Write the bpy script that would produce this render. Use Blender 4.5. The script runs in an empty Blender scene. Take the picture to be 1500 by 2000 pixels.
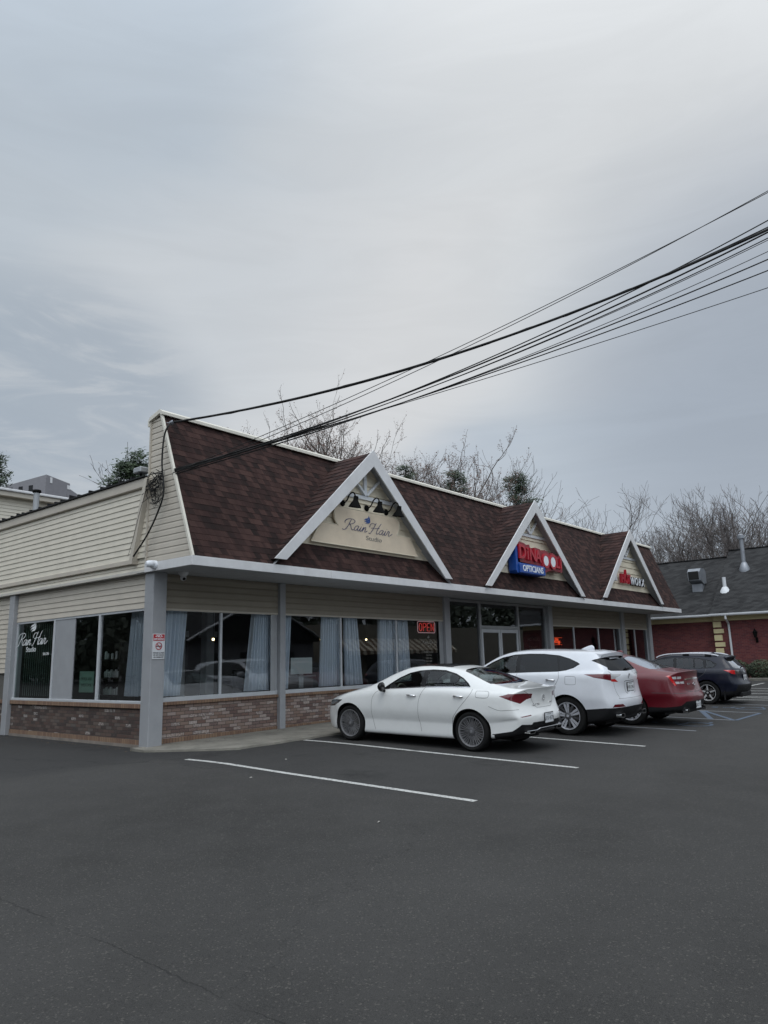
import bpy, bmesh, math, random
from mathutils import Vector, Matrix
from mathutils.bvhtree import BVHTree
rnd = random.Random(7)
SC = bpy.context.scene
COL = SC.collection
# ---------------------------------------------------------------- camera
cd = bpy.data.cameras.new('camera'); cam = bpy.data.objects.new('camera', cd); COL.objects.link(cam)
R0 = ((0.6395899751689578, 0.13751184466132593, 0.7563168358837526),
      (-0.7682909507320519, 0.14707283914013564, 0.6229755974438321),
      (-0.02556714075941456, -0.9795203277957528, 0.1997154194054358))
CAM = Vector((0, 0, 1.4905))
m = Matrix.Identity(4)
for r in range(3):
    m[r][0] = R0[r][0]; m[r][1] = -R0[r][1]; m[r][2] = -R0[r][2]; m[r][3] = CAM[r]
cam.matrix_world = m
cd.sensor_fit = 'HORIZONTAL'; cd.sensor_width = 36; cd.lens = 1419.0/1500*36
cd.clip_start = 0.1; cd.clip_end = 2000
SC.camera = cam
# ---------------------------------------------------------------- light
SUN_EL, SUN_AZ = 62, 222      # azimuth the light comes from, measured from +X towards +Y
world = bpy.data.worlds.new('World'); SC.world = world; world.use_nodes = True
wn = world.node_tree.nodes; wl = world.node_tree.links; wn.clear()
def wnode(t, **k):
    n = wn.new(t)
    for a, b in k.items(): setattr(n, a, b)
    return n
wo = wnode('ShaderNodeOutputWorld'); wbg = wnode('ShaderNodeBackground'); wl.new(wbg.outputs[0], wo.inputs[0])
sky = wnode('ShaderNodeTexSky', sky_type='NISHITA', sun_disc=False)
sky.sun_elevation = math.radians(SUN_EL); sky.sun_rotation = math.radians(90-SUN_AZ)
sky.air_density = 1; sky.dust_density = 2; sky.ozone_density = 1
tc = wnode('ShaderNodeTexCoord')
def wmath(op, a, b=None, c=None):
    n = wnode('ShaderNodeMath', operation=op)
    for i, v in enumerate((a, b, c)):
        if v is None: continue
        if isinstance(v, (int, float)): n.inputs[i].default_value = v
        else: wl.new(v, n.inputs[i])
    return n.outputs[0]
def wmix(f, a, b):
    n = wnode('ShaderNodeMix', data_type='RGBA')
    if isinstance(f, (int, float)): n.inputs[0].default_value = f
    else: wl.new(f, n.inputs[0])
    for i, v in ((6, a), (7, b)):
        if isinstance(v, tuple): n.inputs[i].default_value = (*v, 1)
        else: wl.new(v, n.inputs[i])
    return n.outputs[2]
def wramp(f, lo, hi):
    n = wnode('ShaderNodeMapRange', interpolation_type='SMOOTHSTEP'); wl.new(f, n.inputs[0])
    n.inputs[1].default_value = lo; n.inputs[2].default_value = hi
    return n.outputs[0]
mp = wnode('ShaderNodeMapping'); wl.new(tc.outputs['Generated'], mp.inputs[0])
mp.inputs['Scale'].default_value = (1.0, 1.0, 3.0)
n1 = wnode('ShaderNodeTexNoise'); wl.new(mp.outputs[0], n1.inputs[0])
n1.inputs['Scale'].default_value = 1.15; n1.inputs['Detail'].default_value = 5; n1.inputs['Roughness'].default_value = .42; n1.inputs['Distortion'].default_value = .5
mp2 = wnode('ShaderNodeMapping'); wl.new(tc.outputs['Generated'], mp2.inputs[0])
mp2.inputs['Scale'].default_value = (1.5, 1.5, 9.0); mp2.inputs['Location'].default_value = (3, 1, 0)
n2 = wnode('ShaderNodeTexNoise'); wl.new(mp2.outputs[0], n2.inputs[0])
n2.inputs['Scale'].default_value = 2.2; n2.inputs['Detail'].default_value = 8; n2.inputs['Roughness'].default_value = .6; n2.inputs['Distortion'].default_value = 1.2
def lobe(d, lo, hi, nz=.22):          # a soft patch of the cloud layer in one direction of the sky
    v = Vector(d).normalized()
    n = wnode('ShaderNodeVectorMath', operation='DOT_PRODUCT'); wl.new(tc.outputs['Generated'], n.inputs[0]); n.inputs[1].default_value = v
    w = wmath('ADD', n.outputs['Value'], wmath('MULTIPLY', wmath('SUBTRACT', n1.outputs[0], .5), nz))
    return wramp(w, lo, hi)
def pxdir(x, y):
    c = Vector(((x-750)/1419.0, (y-1000)/1419.0, 1))
    return Vector((sum(R0[r][i]*c[i] for i in range(3)) for r in range(3)))
base = wmix(wramp(n1.outputs[0], .30, .72), (.48, .545, .62), (.575, .62, .665))
base = wmix(wmath('MULTIPLY', lobe(pxdir(1450, 60), .865, 1.0), .9), base, (.74, .76, .78))
base = wmix(wmath('MULTIPLY', lobe(pxdir(1020, 330), .90, .995), .85), base, (.69, .715, .735))
base = wmix(wmath('MULTIPLY', lobe(pxdir(650, 740), .94, .997), .95), base, (.70, .715, .73))
base = wmix(wmath('MULTIPLY', lobe(pxdir(1520, 720), .94, .995, .07), .9), base, (.37, .42, .49))
base = wmix(wmath('MULTIPLY', lobe(pxdir(60, 250), .88, 1.0), .4), base, (.47, .54, .61))
lb_ = lobe(pxdir(60, 880), .972, .9995, .05)
st = wmath('MULTIPLY', lb_, wramp(n2.outputs[0], .44, .62))
base = wmix(wmath('MULTIPLY', lb_, .8), base, (.38, .44, .51))
base = wmix(wmath('MULTIPLY', st, .4), base, (.64, .66, .675))
band = wmath('MULTIPLY_ADD', wramp(n2.outputs[0], .30, .70), .045, .98)
bv_ = wnode('ShaderNodeVectorMath', operation='SCALE'); wl.new(base, bv_.inputs[0]); wl.new(band, bv_.inputs['Scale']); base = bv_.outputs[0]
# the cloud deck is brighter overhead and behind the photographer, where the sun stands
sund = Vector((math.cos(math.radians(SUN_EL))*math.cos(math.radians(SUN_AZ)), math.cos(math.radians(SUN_EL))*math.sin(math.radians(SUN_AZ)), math.sin(math.radians(SUN_EL))))
nd = wnode('ShaderNodeVectorMath', operation='DOT_PRODUCT'); wl.new(tc.outputs['Generated'], nd.inputs[0]); nd.inputs[1].default_value = sund
glow = wmath('MULTIPLY_ADD', wramp(nd.outputs['Value'], .15, 1.0), 1.7, 1.0)
vm = wnode('ShaderNodeVectorMath', operation='SCALE'); wl.new(base, vm.inputs[0]); wl.new(glow, vm.inputs['Scale'])
sk = wnode('ShaderNodeVectorMath', operation='SCALE'); wl.new(sky.outputs[0], sk.inputs[0]); sk.inputs['Scale'].default_value = .05
cloudy = wmix(.93, sk.outputs[0], vm.outputs[0])
wl.new(cloudy, wbg.inputs[0]); wbg.inputs[1].default_value = 1.0
sl = bpy.data.lights.new('sun', 'SUN'); so = bpy.data.objects.new('sun', sl); COL.objects.link(so)
sl.energy = .8; sl.angle = math.radians(35); sl.color = (1, .97, .93)
so.rotation_euler = sund.to_track_quat('Z', 'Y').to_euler()
vs = SC.view_settings; vs.view_transform = 'Standard'; vs.look = 'None'; vs.exposure = 0.0; vs.gamma = 1; vs.use_curve_mapping = False
SC.cycles.use_denoising = True
SC.cycles.max_bounces = 8; SC.cycles.transparent_max_bounces = 16

# ---------------------------------------------------------------- materials
MATS = {}
def newmat(name):
    mt = bpy.data.materials.new(name); mt.use_nodes = True; nt = mt.node_tree; nt.nodes.clear()
    o = nt.nodes.new('ShaderNodeOutputMaterial'); b = nt.nodes.new('ShaderNodeBsdfPrincipled'); nt.links.new(b.outputs[0], o.inputs[0])
    MATS[name] = mt
    return mt, nt, b
class NT:
    def __init__(s, nt): s.nt = nt
    def n(s, t, **k):
        n = s.nt.nodes.new(t)
        for a, b in k.items(): setattr(n, a, b)
        return n
    def l(s, a, b): s.nt.links.new(a, b)
    def put(s, v, inp):
        if isinstance(v, (int, float)): inp.default_value = v
        elif isinstance(v, tuple): inp.default_value = (*v, 1) if len(inp.default_value) == 4 and len(v) == 3 else v
        else: s.l(v, inp)
    def math(s, op, a, b=None, c=None):
        n = s.n('ShaderNodeMath', operation=op)
        for i, v in enumerate((a, b, c)):
            if v is not None: s.put(v, n.inputs[i])
        return n.outputs[0]
    def mix(s, f, a, b, bt='MIX'):
        n = s.n('ShaderNodeMix', data_type='RGBA', blend_type=bt); s.put(f, n.inputs[0]); s.put(a, n.inputs[6]); s.put(b, n.inputs[7]); return n.outputs[2]
    def noise(s, sc, det=4, rough=.5, vec=None, dist=0):
        n = s.n('ShaderNodeTexNoise'); n.inputs['Scale'].default_value = sc; n.inputs['Detail'].default_value = det; n.inputs['Roughness'].default_value = rough; n.inputs['Distortion'].default_value = dist
        if vec is None: vec = s.obj()
        s.l(vec, n.inputs[0]); return n.outputs[0]
    def obj(s): return s.n('ShaderNodeNewGeometry').outputs['Position']
    def scaled(s, v, sc):
        n = s.n('ShaderNodeMapping'); s.l(v, n.inputs[0]); n.inputs['Scale'].default_value = sc; return n.outputs[0]
    def rng(s, f, a, b, c=0, d=1):
        n = s.n('ShaderNodeMapRange'); s.put(f, n.inputs[0])
        for i, v in enumerate((a, b, c, d)): s.put(v, n.inputs[i+1])
        return n.outputs[0]
    def ramp(s, f, stops, const=False):
        n = s.n('ShaderNodeValToRGB'); s.put(f, n.inputs[0]); r = n.color_ramp
        if const: r.interpolation = 'CONSTANT'
        while len(r.elements) < len(stops): r.elements.new(.5)
        for e, (p, c) in zip(r.elements, stops): e.position = p; e.color = (*c, 1)
        return n.outputs[0]
    def bump(s, h, strength, dist, bsdf):
        n = s.n('ShaderNodeBump'); n.inputs['Strength'].default_value = strength; n.inputs['Distance'].default_value = dist; s.l(h, n.inputs['Height']); s.l(n.outputs[0], bsdf.inputs['Normal'])
def simple(name, col, rough=.6, metal=0, var=.12, vs_=3.0, bump=0, bscale=60, coat=0, spec=.5, emit=None, grime=0):
    mt, nt, b = newmat(name); t = NT(nt)
    if var:
        nz = t.noise(vs_, 5, .6)
        c = t.mix(t.rng(nz, .3, .7), tuple(x*(1-var) for x in col), tuple(min(1, x*(1+var)) for x in col))
        if grime:
            g = t.rng(t.noise(1.7, 8, .7), .5, .75)
            c = t.mix(t.math('MULTIPLY', g, grime), c, tuple(x*.55 for x in col))
        t.l(c, b.inputs['Base Color'])
        t.l(t.rng(t.noise(vs_*4, 3), .3, .7, max(0, rough-.07), min(1, rough+.07)), b.inputs['Roughness'])
    else:
        b.inputs['Base Color'].default_value = (*col, 1); b.inputs['Roughness'].default_value = rough
    b.inputs['Metallic'].default_value = metal; b.inputs['Coat Weight'].default_value = coat; b.inputs['Coat Roughness'].default_value = .05
    b.inputs['Specular IOR Level'].default_value = spec
    if emit: b.inputs['Emission Color'].default_value = (*emit[0], 1); b.inputs['Emission Strength'].default_value = emit[1]
    if bump: t.bump(t.noise(bscale, 4, .6), bump, .01, b)
    return mt
simple('white_trim', (.64, .64, .645), .45, var=.07, grime=.18)
simple('white_paint', (.66, .68, .70), .5, var=.05, grime=.2)
simple('coping', (.66, .63, .55), .5, var=.08, grime=.15)
simple('alu', (.34, .35, .36), .42, metal=.35, var=.08)
simple('alu_light', (.50, .52, .54), .45, metal=.15, var=.06)
simple('soffit', (.34, .35, .36), .6, var=.05)  # toned down so the colour carries shade under the canopy
simple('post_grey', (.30, .308, .322), .5, var=.06, grime=.25)
simple('siding_band', (.50, .48, .43), .5, var=.05, grime=.15)
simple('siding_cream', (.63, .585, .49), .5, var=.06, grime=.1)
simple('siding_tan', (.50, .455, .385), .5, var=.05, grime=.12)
simple('siding_shaded', (.27, .24, .19), .55, var=.05, grime=.12)  # side wall's siding again, with the canopy shade put into its colour
simple('shake_cream', (.70, .63, .49), .6, var=.10, bump=.4, bscale=40, grime=.3)
simple('sign_cream', (.68, .57, .43), .5, var=.07, grime=.15)
simple('black_metal', (.006, .006, .006), .85, var=.1, spec=.1)
simple('cable', (.008, .008, .008), .8, var=.1)
simple('concrete_dark', (.20, .175, .15), .85, var=.25, bump=.5, bscale=30)
simple('dark_gap', (.01, .01, .01), .8, var=0)
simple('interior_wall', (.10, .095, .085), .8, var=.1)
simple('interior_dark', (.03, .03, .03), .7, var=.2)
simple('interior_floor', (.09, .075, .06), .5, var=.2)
simple('wood_dark', (.035, .025, .02), .5, var=.3)
simple('white_card', (.55, .60, .60), .6, var=.03)
simple('bottle_white', (.55, .56, .55), .35, var=.05)
simple('blue_paint', (.13, .22, .40), .8, var=.2)
simple('red_sign', (.40, .015, .03), .35, var=.06)
simple('blue_sign', (.012, .07, .32), .35, var=.06)
simple('sign_white', (.75, .78, .82), .4, var=.03)
simple('sign_red_paint', (.42, .02, .03), .4, var=.05)
simple('navy_letter', (.045, .055, .14), .5, var=0)
simple('logo_blue', (.03, .09, .30), .5, var=0)
simple('grey_letter', (.22, .21, .19), .5, var=0)
simple('letter_white', (.70, .72, .72), .5, var=0)
simple('letter_black', (.02, .02, .022), .5, var=0)
simple('galv', (.26, .275, .30), .45, metal=.5, var=.15)
simple('cream_trim', (.66, .57, .33), .6, var=.06)
simple('mulch', (.06, .045, .03), .95, var=.4, bump=.8, bscale=25)
simple('grey_panel', (.21, .205, .22), .7, var=.06)
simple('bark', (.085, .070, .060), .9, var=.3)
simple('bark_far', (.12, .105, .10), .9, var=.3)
simple('bud', (.10, .055, .04), .8, var=.3)
simple('bulb', (1, .9, .7), .4, var=0, emit=((1, .78, .42), 5))
simple('neon_red', (.3, .02, .02), .4, var=0, emit=((1, .07, .06), .30))
simple('neon_white', (.8, .5, .55), .4, var=0, emit=((.9, .55, .6), .22))
simple('led_red', (.4, .02, .01), .4, var=0, emit=((1, .10, .03), 1.6))
simple('plate', (.62, .64, .66), .4, var=.05)
simple('litter', (.5, .48, .44), .7, var=.1)

def foliage(name, c1, c2):
    mt, nt, b = newmat(name); t = NT(nt)
    t.l(t.mix(t.rng(t.noise(1.3, 3), .35, .65), c1, c2), b.inputs['Base Color']); b.inputs['Roughness'].default_value = .7
foliage('wood_leaf', (.05, .065, .045), (.085, .10, .07)); foliage('needles', (.018, .032, .017), (.045, .068, .032)); foliage('hedge_leaf', (.022, .034, .018), (.055, .075, .035)); foliage('evergreen_leaf', (.022, .04, .02), (.05, .075, .035))
# asphalt
mt, nt, b = newmat('asphalt'); t = NT(nt); P = t.obj()
big = t.noise(.22, 5, .6); mid = t.noise(1.6, 6, .65); fine = t.noise(170, 2, .5); grit = t.n('ShaderNodeTexVoronoi'); grit.inputs['Scale'].default_value = 95; t.l(P, grit.inputs[0])
c = t.mix(t.rng(big, .35, .65), (.0225, .0218, .0208), (.043, .042, .0405))
c = t.mix(t.math('MULTIPLY', t.rng(mid, .40, .72), .40), c, (.056, .054, .0515))
c = t.mix(t.math('MULTIPLY', t.rng(fine, .40, .75), .6), c, (.084, .081, .077))
gs = t.n('ShaderNodeSeparateColor'); t.l(grit.outputs['Color'], gs.inputs[0])
c = t.mix(t.math('MULTIPLY', t.math('GREATER_THAN', gs.outputs[0], .955), .3), c, (.17, .16, .14))
c = t.mix(t.math('MULTIPLY', t.math('LESS_THAN', gs.outputs[1], .10), .4), c, (.02, .02, .02))
# darker strip along the building
sx = t.n('ShaderNodeSeparateXYZ'); t.l(P, sx.inputs[0])
dy = t.math('ADD', sx.outputs['Y'], t.math('MULTIPLY', t.math('SUBTRACT', mid, .5), 1.6))
dx = t.math('ADD', sx.outputs['X'], t.math('MULTIPLY', t.math('SUBTRACT', mid, .5), 1.6))
def crack(A, B, C0, wob, wsc, wid, seed, brk=.0):   # a wandering line A x + B y = C0 in metres
    nz = t.noise(wsc, 6, .65, vec=t.scaled(P, (1, 1, 1)))
    n_ = t.n('ShaderNodeTexNoise'); n_.inputs['Scale'].default_value = wsc; n_.inputs['Detail'].default_value = 7; n_.inputs['Roughness'].default_value = .7
    mpn = t.n('ShaderNodeMapping'); t.l(P, mpn.inputs[0]); mpn.inputs['Location'].default_value = (seed, seed*2, 0); t.l(mpn.outputs[0], n_.inputs[0])
    d = t.math('ADD', t.math('ADD', t.math('MULTIPLY', sx.outputs['X'], A), t.math('MULTIPLY', sx.outputs['Y'], B)), -C0)
    d = t.math('ABSOLUTE', t.math('ADD', d, t.math('MULTIPLY', t.math('SUBTRACT', n_.outputs[0], .5), wob)))
    k = t.rng(d, wid*.4, wid*1.6, 1, 0)
    return t.math('MULTIPLY', k, t.rng(t.noise(1.1, 5, .7), .38, .50))
CRK = []
nt_as = (t, c, b, fine, mid, P, dy, dx, sx, crack)
newer = t.rng(dy, 10.0, 11.2)                          # the old sealed strip by the wall
sealed = t.math('MULTIPLY', t.rng(dx, 4.7, 5.2), t.rng(dy, 11.0, 11.6))
c = t.mix(t.math('MULTIPLY', sealed, .45), c, (.026, .026, .027))
bay = t.math('MULTIPLY', t.rng(dx, 7.2, 7.5), t.rng(dy, 4.6, 5.6))
c = t.mix(t.math('MULTIPLY', bay, .35), c, (.025, .025, .026))
oil = t.math('MULTIPLY', bay, t.rng(t.noise(.9, 5, .7), .56, .72))
c = t.mix(t.math('MULTIPLY', oil, .7), c, (.014, .014, .014))
k1 = crack(1, .02, 2.78, .28, .8, .005, 3.1)
k2 = crack(.55, 1, 14.9, 2.2, .5, .013, 9.3)
k3 = crack(1, .32, 10.45, 1.6, .6, .010, 5.7)
k4 = crack(.05, 1, 11.55, 1.2, .7, .012, 1.7)
k5 = crack(-.4, 1, 2.2, 2.5, .4, .007, 6.6)
kk = t.math('MAXIMUM', t.math('MAXIMUM', k1, t.math('MULTIPLY', k2, t.rng(dx, 8.5, 7.5))), t.math('MAXIMUM', t.math('MULTIPLY', k3, t.rng(dy, 8.2, 9.5)), t.math('MULTIPLY', k5, .5)))
c = t.mix(t.math('MULTIPLY', kk, .5), c, (.012, .012, .012))
t.l(c, b.inputs['Base Color']); b.inputs['Roughness'].default_value = .88; b.inputs['Specular IOR Level'].default_value = .3
h = t.math('ADD', t.math('MULTIPLY', fine, .7), t.math('MULTIPLY', mid, .6))
h = t.math('SUBTRACT', h, t.math('MULTIPLY', kk, .8))
t.bump(h, .7, .012, b)

mt, nt, b = newmat('concrete'); t = NT(nt)
nz = t.noise(2.2, 8, .65); c = t.mix(t.rng(nz, .35, .65), (.15, .142, .12), (.235, .222, .19))
c = t.mix(t.math('MULTIPLY', t.rng(t.noise(.9, 8, .75), .52, .66), .6), c, (.10, .095, .085))
wv = t.noise(3, 6, .7, dist=2.5); ck = t.rng(t.math('ABSOLUTE', t.math('SUBTRACT', wv, .5)), .0, .006, 1, 0)
c = t.mix(t.math('MULTIPLY', ck, .5), c, (.05, .045, .04))
c = t.mix(t.math('MULTIPLY', t.rng(t.noise(140, 2), .55, .8), .4), c, (.12, .115, .10))
t.l(c, b.inputs['Base Color']); b.inputs['Roughness'].default_value = .9; t.bump(t.noise(60, 5, .7), .6, .008, b)

def cells(t, w, h, off=.5, joint=.010, wob=0.0):
    P = t.obj(); s = t.n('ShaderNodeSeparateXYZ'); t.l(P, s.inputs[0])
    u = t.math('ADD', s.outputs['X'], s.outputs['Y']); v = s.outputs['Z']
    vr = t.math('DIVIDE', v, h); row = t.math('FLOOR', vr)
    ur = t.math('ADD', t.math('DIVIDE', u, w), t.math('MULTIPLY', t.math('FLOORED_MODULO', row, 2), off))
    if wob:
        wn_ = t.n('ShaderNodeTexWhiteNoise', noise_dimensions='1D'); t.l(row, wn_.inputs['W']); ur = t.math('ADD', ur, t.math('MULTIPLY', wn_.outputs['Value'], wob))
    cl = t.math('FLOOR', ur)
    fu = t.math('FRACT', ur); fv = t.math('FRACT', vr)
    cv = t.n('ShaderNodeCombineXYZ'); t.l(cl, cv.inputs[0]); t.l(row, cv.inputs[1])
    wn_ = t.n('ShaderNodeTexWhiteNoise', noise_dimensions='2D'); t.l(cv.outputs[0], wn_.inputs['Vector'])
    du = t.math('MULTIPLY', t.math('MINIMUM', fu, t.math('SUBTRACT', 1, fu)), w)
    dv = t.math('MULTIPLY', t.math('MINIMUM', fv, t.math('SUBTRACT', 1, fv)), h)
    return wn_, du, dv, row, cl
def brickmat(name, stops, mortar, w=.203, h=.067, joint=.005, off=.5, rough=.85, white=0):
    mt, nt, b = newmat(name); t = NT(nt)
    wn_, du, dv, row, cl = cells(t, w, h, off)
    sc = t.n('ShaderNodeSeparateColor'); t.l(wn_.outputs['Color'], sc.inputs[0])
    c = t.ramp(sc.outputs[0], stops, True)
    c = t.mix(t.math('MULTIPLY', t.rng(t.noise(45, 5, .65), .40, .62), .55), c, t.ramp(sc.outputs[1], [(0, stops[0][1]), (1, stops[-1][1])]))
    if white:
        wm = t.math('MULTIPLY', t.math('GREATER_THAN', sc.outputs[2], 1-white), t.rng(t.noise(30, 5, .7), .38, .6))
        c = t.mix(t.math('MULTIPLY', wm, .7), c, (.47, .43, .40))
    d = t.math('MINIMUM', du, dv); mk = t.rng(d, joint*.6, joint*1.3, 0, 1)
    c = t.mix(mk, mortar, c)
    t.l(c, b.inputs['Base Color']); b.inputs['Roughness'].default_value = rough
    t.bump(t.math('ADD', t.math('MULTIPLY', mk, .8), t.math('MULTIPLY', t.noise(90, 4), .35)), .7, .007, b)
brickmat('brick', [(0, (.19, .12, .092)), (.16, (.14, .086, .073)), (.34, (.23, .165, .135)), (.5, (.175, .118, .102)), (.62, (.27, .205, .18)), (.75, (.11, .072, .066)), (.9, (.31, .25, .225))], (.055, .047, .04), white=.22)
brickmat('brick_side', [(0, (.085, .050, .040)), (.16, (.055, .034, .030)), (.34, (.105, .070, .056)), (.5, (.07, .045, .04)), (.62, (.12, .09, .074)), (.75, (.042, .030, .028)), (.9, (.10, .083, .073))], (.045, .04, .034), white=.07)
brickmat('brick_cap', [(0, (.21, .13, .085)), (.4, (.17, .10, .07)), (.7, (.24, .155, .10))], (.05, .04, .033), w=.067, h=40, joint=.004)
brickmat('red_brick', [(0, (.155, .04, .04)), (.3, (.125, .03, .034)), (.6, (.18, .05, .046)), (.85, (.10, .03, .034))], (.14, .085, .08), w=.21, h=.072, joint=.0045)
def shingle(name, stops, h, w=.23):
    mt, nt, b = newmat(name); t = NT(nt)
    wn_, du, dv, row, cl = cells(t, w, h, .37, wob=3)
    wn2, du2, dv2, r2, c2 = cells(t, w*.61, h, .5, wob=5)
    s1 = t.n('ShaderNodeSeparateColor'); t.l(wn_.outputs['Color'], s1.inputs[0]); s2 = t.n('ShaderNodeSeparateColor'); t.l(wn2.outputs['Color'], s2.inputs[0])
    c = t.ramp(t.math('MULTIPLY_ADD', s1.outputs[0], .72, t.math('MULTIPLY', s2.outputs[0], .28)), stops)
    c = t.mix(t.math('MULTIPLY', t.rng(t.noise(240, 3, .7), .35, .7), .35), c, (.02, .014, .014))
    c = t.mix(t.math('MULTIPLY', t.rng(t.noise(.55, 5, .65), .45, .7), .35), c, tuple(x*.55 for x in stops[0][1]))
    t.l(c, b.inputs['Base Color']); b.inputs['Roughness'].default_value = .92; b.inputs['Specular IOR Level'].default_value = .25
    t.bump(t.math('ADD', t.math('MULTIPLY', t.math('GREATER_THAN', s2.outputs[1], .5), .5), t.math('MULTIPLY', t.noise(260, 2), .5)), .6, .008, b)
shingle('shingle', [(0, (.014, .009, .0085)), (.3, (.026, .014, .0125)), (.55, (.044, .0215, .019)), (.85, (.072, .038, .032))], .1268, w=.17)
shingle('grey_shingle', [(0, (.022, .023, .024)), (.4, (.036, .037, .038)), (.8, (.055, .056, .057))], .11, w=.3)

# window glass: see-through with a mirror sheen
def glass(name, tint, rough=.0, refl=1.0, ior=1.5, opaque=0.0):
    mt = bpy.data.materials.new(name); mt.use_nodes = True; nt = mt.node_tree; nt.nodes.clear(); t = NT(nt)
    o = t.n('ShaderNodeOutputMaterial'); tr = t.n('ShaderNodeBsdfTransparent'); tr.inputs[0].default_value = (*tint, 1)
    gl = t.n('ShaderNodeBsdfGlossy'); gl.inputs['Roughness'].default_value = rough; gl.inputs[0].default_value = (.95, .97, 1, 1)
    fr = t.n('ShaderNodeFresnel'); fr.inputs[0].default_value = ior
    mx = t.n('ShaderNodeMixShader'); t.l(t.math('MINIMUM', t.math('MULTIPLY_ADD', fr.outputs[0], refl, .02), 1), mx.inputs[0]); t.l(tr.outputs[0], mx.inputs[1]); t.l(gl.outputs[0], mx.inputs[2])
    t.l(mx.outputs[0], o.inputs[0]); MATS[name] = mt
    if 'car' in name or 'privacy' in name: return
    wv = t.noise(.8, 2); bp = t.n('ShaderNodeBump'); bp.inputs['Strength'].default_value = .03; bp.inputs['Distance'].default_value = .05; t.l(wv, bp.inputs['Height']); t.l(bp.outputs[0], gl.inputs['Normal'])
glass('shop_glass', (.93, .96, .955), refl=1.25, ior=1.55)
glass('green_glass', (.70, .86, .80), refl=1.1, ior=1.55)
glass('car_glass', (.66, .74, .71), refl=.6)
glass('privacy_glass', (.03, .032, .038), refl=.42)
glass('entry_glass', (.42, .43, .40), refl=1.6)
mt = bpy.data.materials.new('curtain'); mt.use_nodes = True; nt = mt.node_tree; nt.nodes.clear(); t = NT(nt); MATS['curtain'] = mt
o = t.n('ShaderNodeOutputMaterial'); df = t.n('ShaderNodeBsdfDiffuse'); df.inputs[0].default_value = (.86, .92, 1, 1); tl = t.n('ShaderNodeBsdfTranslucent'); tl.inputs[0].default_value = (.7, .8, .92, 1)
tr = t.n('ShaderNodeBsdfTransparent'); m1 = t.n('ShaderNodeMixShader'); m1.inputs[0].default_value = .15; m2 = t.n('ShaderNodeMixShader'); m2.inputs[0].default_value = .08
t.l(df.outputs[0], m1.inputs[1]); t.l(tl.outputs[0], m1.inputs[2]); t.l(m1.outputs[0], m2.inputs[1]); t.l(tr.outputs[0], m2.inputs[2]); t.l(m2.outputs[0], o.inputs[0])
# painted markings, worn through to the asphalt
def paint(name, col, wear):
    mt, nt, b = newmat(name); t = NT(nt)
    w = t.math('MAXIMUM', t.rng(t.noise(38, 5, .7), wear, wear+.10), t.math('MULTIPLY', t.rng(t.noise(2.2, 4, .6), .58, .7), .6))
    t.l(t.mix(w, col, (.06, .06, .06)), b.inputs['Base Color']); b.inputs['Roughness'].default_value = .8; t.bump(t.noise(170, 2), .5, .008, b)
paint('line_white', (.50, .50, .48), .52); paint('line_faded', (.22, .23, .25), .56); paint('line_blue', (.08, .115, .17), .50)
# cars
def carpaint(name, col, metal=0, rough=.35, coat=1, flake=0):
    mt, nt, b = newmat(name); t = NT(nt)
    if 'navy' in name: b.inputs['Specular IOR Level'].default_value = .25
    g = t.n('ShaderNodeNewGeometry')
    dirt = t.math('MULTIPLY', t.rng(t.noise(2.5, 8, .7), .45, .75), .10)
    c = t.mix(dirt, col, (.16, .15, .14))
    c = t.mix(g.outputs['Backfacing'], c, (.02, .02, .02))
    t.l(c, b.inputs['Base Color']); b.inputs['Metallic'].default_value = metal; b.inputs['Roughness'].default_value = rough
    b.inputs['Coat Weight'].default_value = coat; b.inputs['Coat Roughness'].default_value = .03
carpaint('paint_white', (.74, .75, .74)); carpaint('paint_pearl', (.66, .68, .72)); carpaint('paint_red', (.115, .003, .010), rough=.35, coat=.6); carpaint('paint_navy', (.003, .005, .016), rough=.35, coat=.35)
simple('black_gloss', (.006, .006, .007), .15, var=0, spec=.3); simple('black_plastic', (.011, .011, .012), .6, var=.1, spec=.25)
simple('rubber', (.012, .012, .012), .9, var=.15, spec=.2); simple('rim_dark', (.16, .16, .17), .35, metal=.7, var=.1); simple('rim_silver', (.55, .56, .60), .3, metal=.35, var=.05)
simple('rim_mid', (.25, .25, .26), .32, metal=.35, var=.05); simple('rim_machined', (.55, .55, .55), .3, metal=.35, var=0); simple('chrome', (.75, .75, .76), .12, metal=1, var=0); simple('disc', (.22, .21, .2), .4, metal=.8, var=.1)
simple('lamp_red', (.11, .004, .010), .08, var=0, coat=1); simple('lamp_red_bright', (.50, .012, .012), .12, var=0, coat=1); simple('lamp_clear', (.42, .42, .43), .12, var=.1, coat=1)
simple('lamp_dark', (.06, .055, .055), .08, var=0, coat=1); simple('seam', (.07, .07, .07), .6, var=0)
simple('seat', (.05, .05, .052), .6, var=.1); simple('seat_light', (.22, .21, .19), .6, var=.05)

simple('sign_red_dark', (.22, .010, .02), .4, var=.06); simple('blind_slat', (.62, .72, .68), .6, var=.05); simple('notice_paper', (.42, .50, .45), .7, var=.04); simple('wood_pole', (.13, .10, .075), .85, var=.25); simple('litter_brown', (.16, .12, .07), .9, var=.4)
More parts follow.
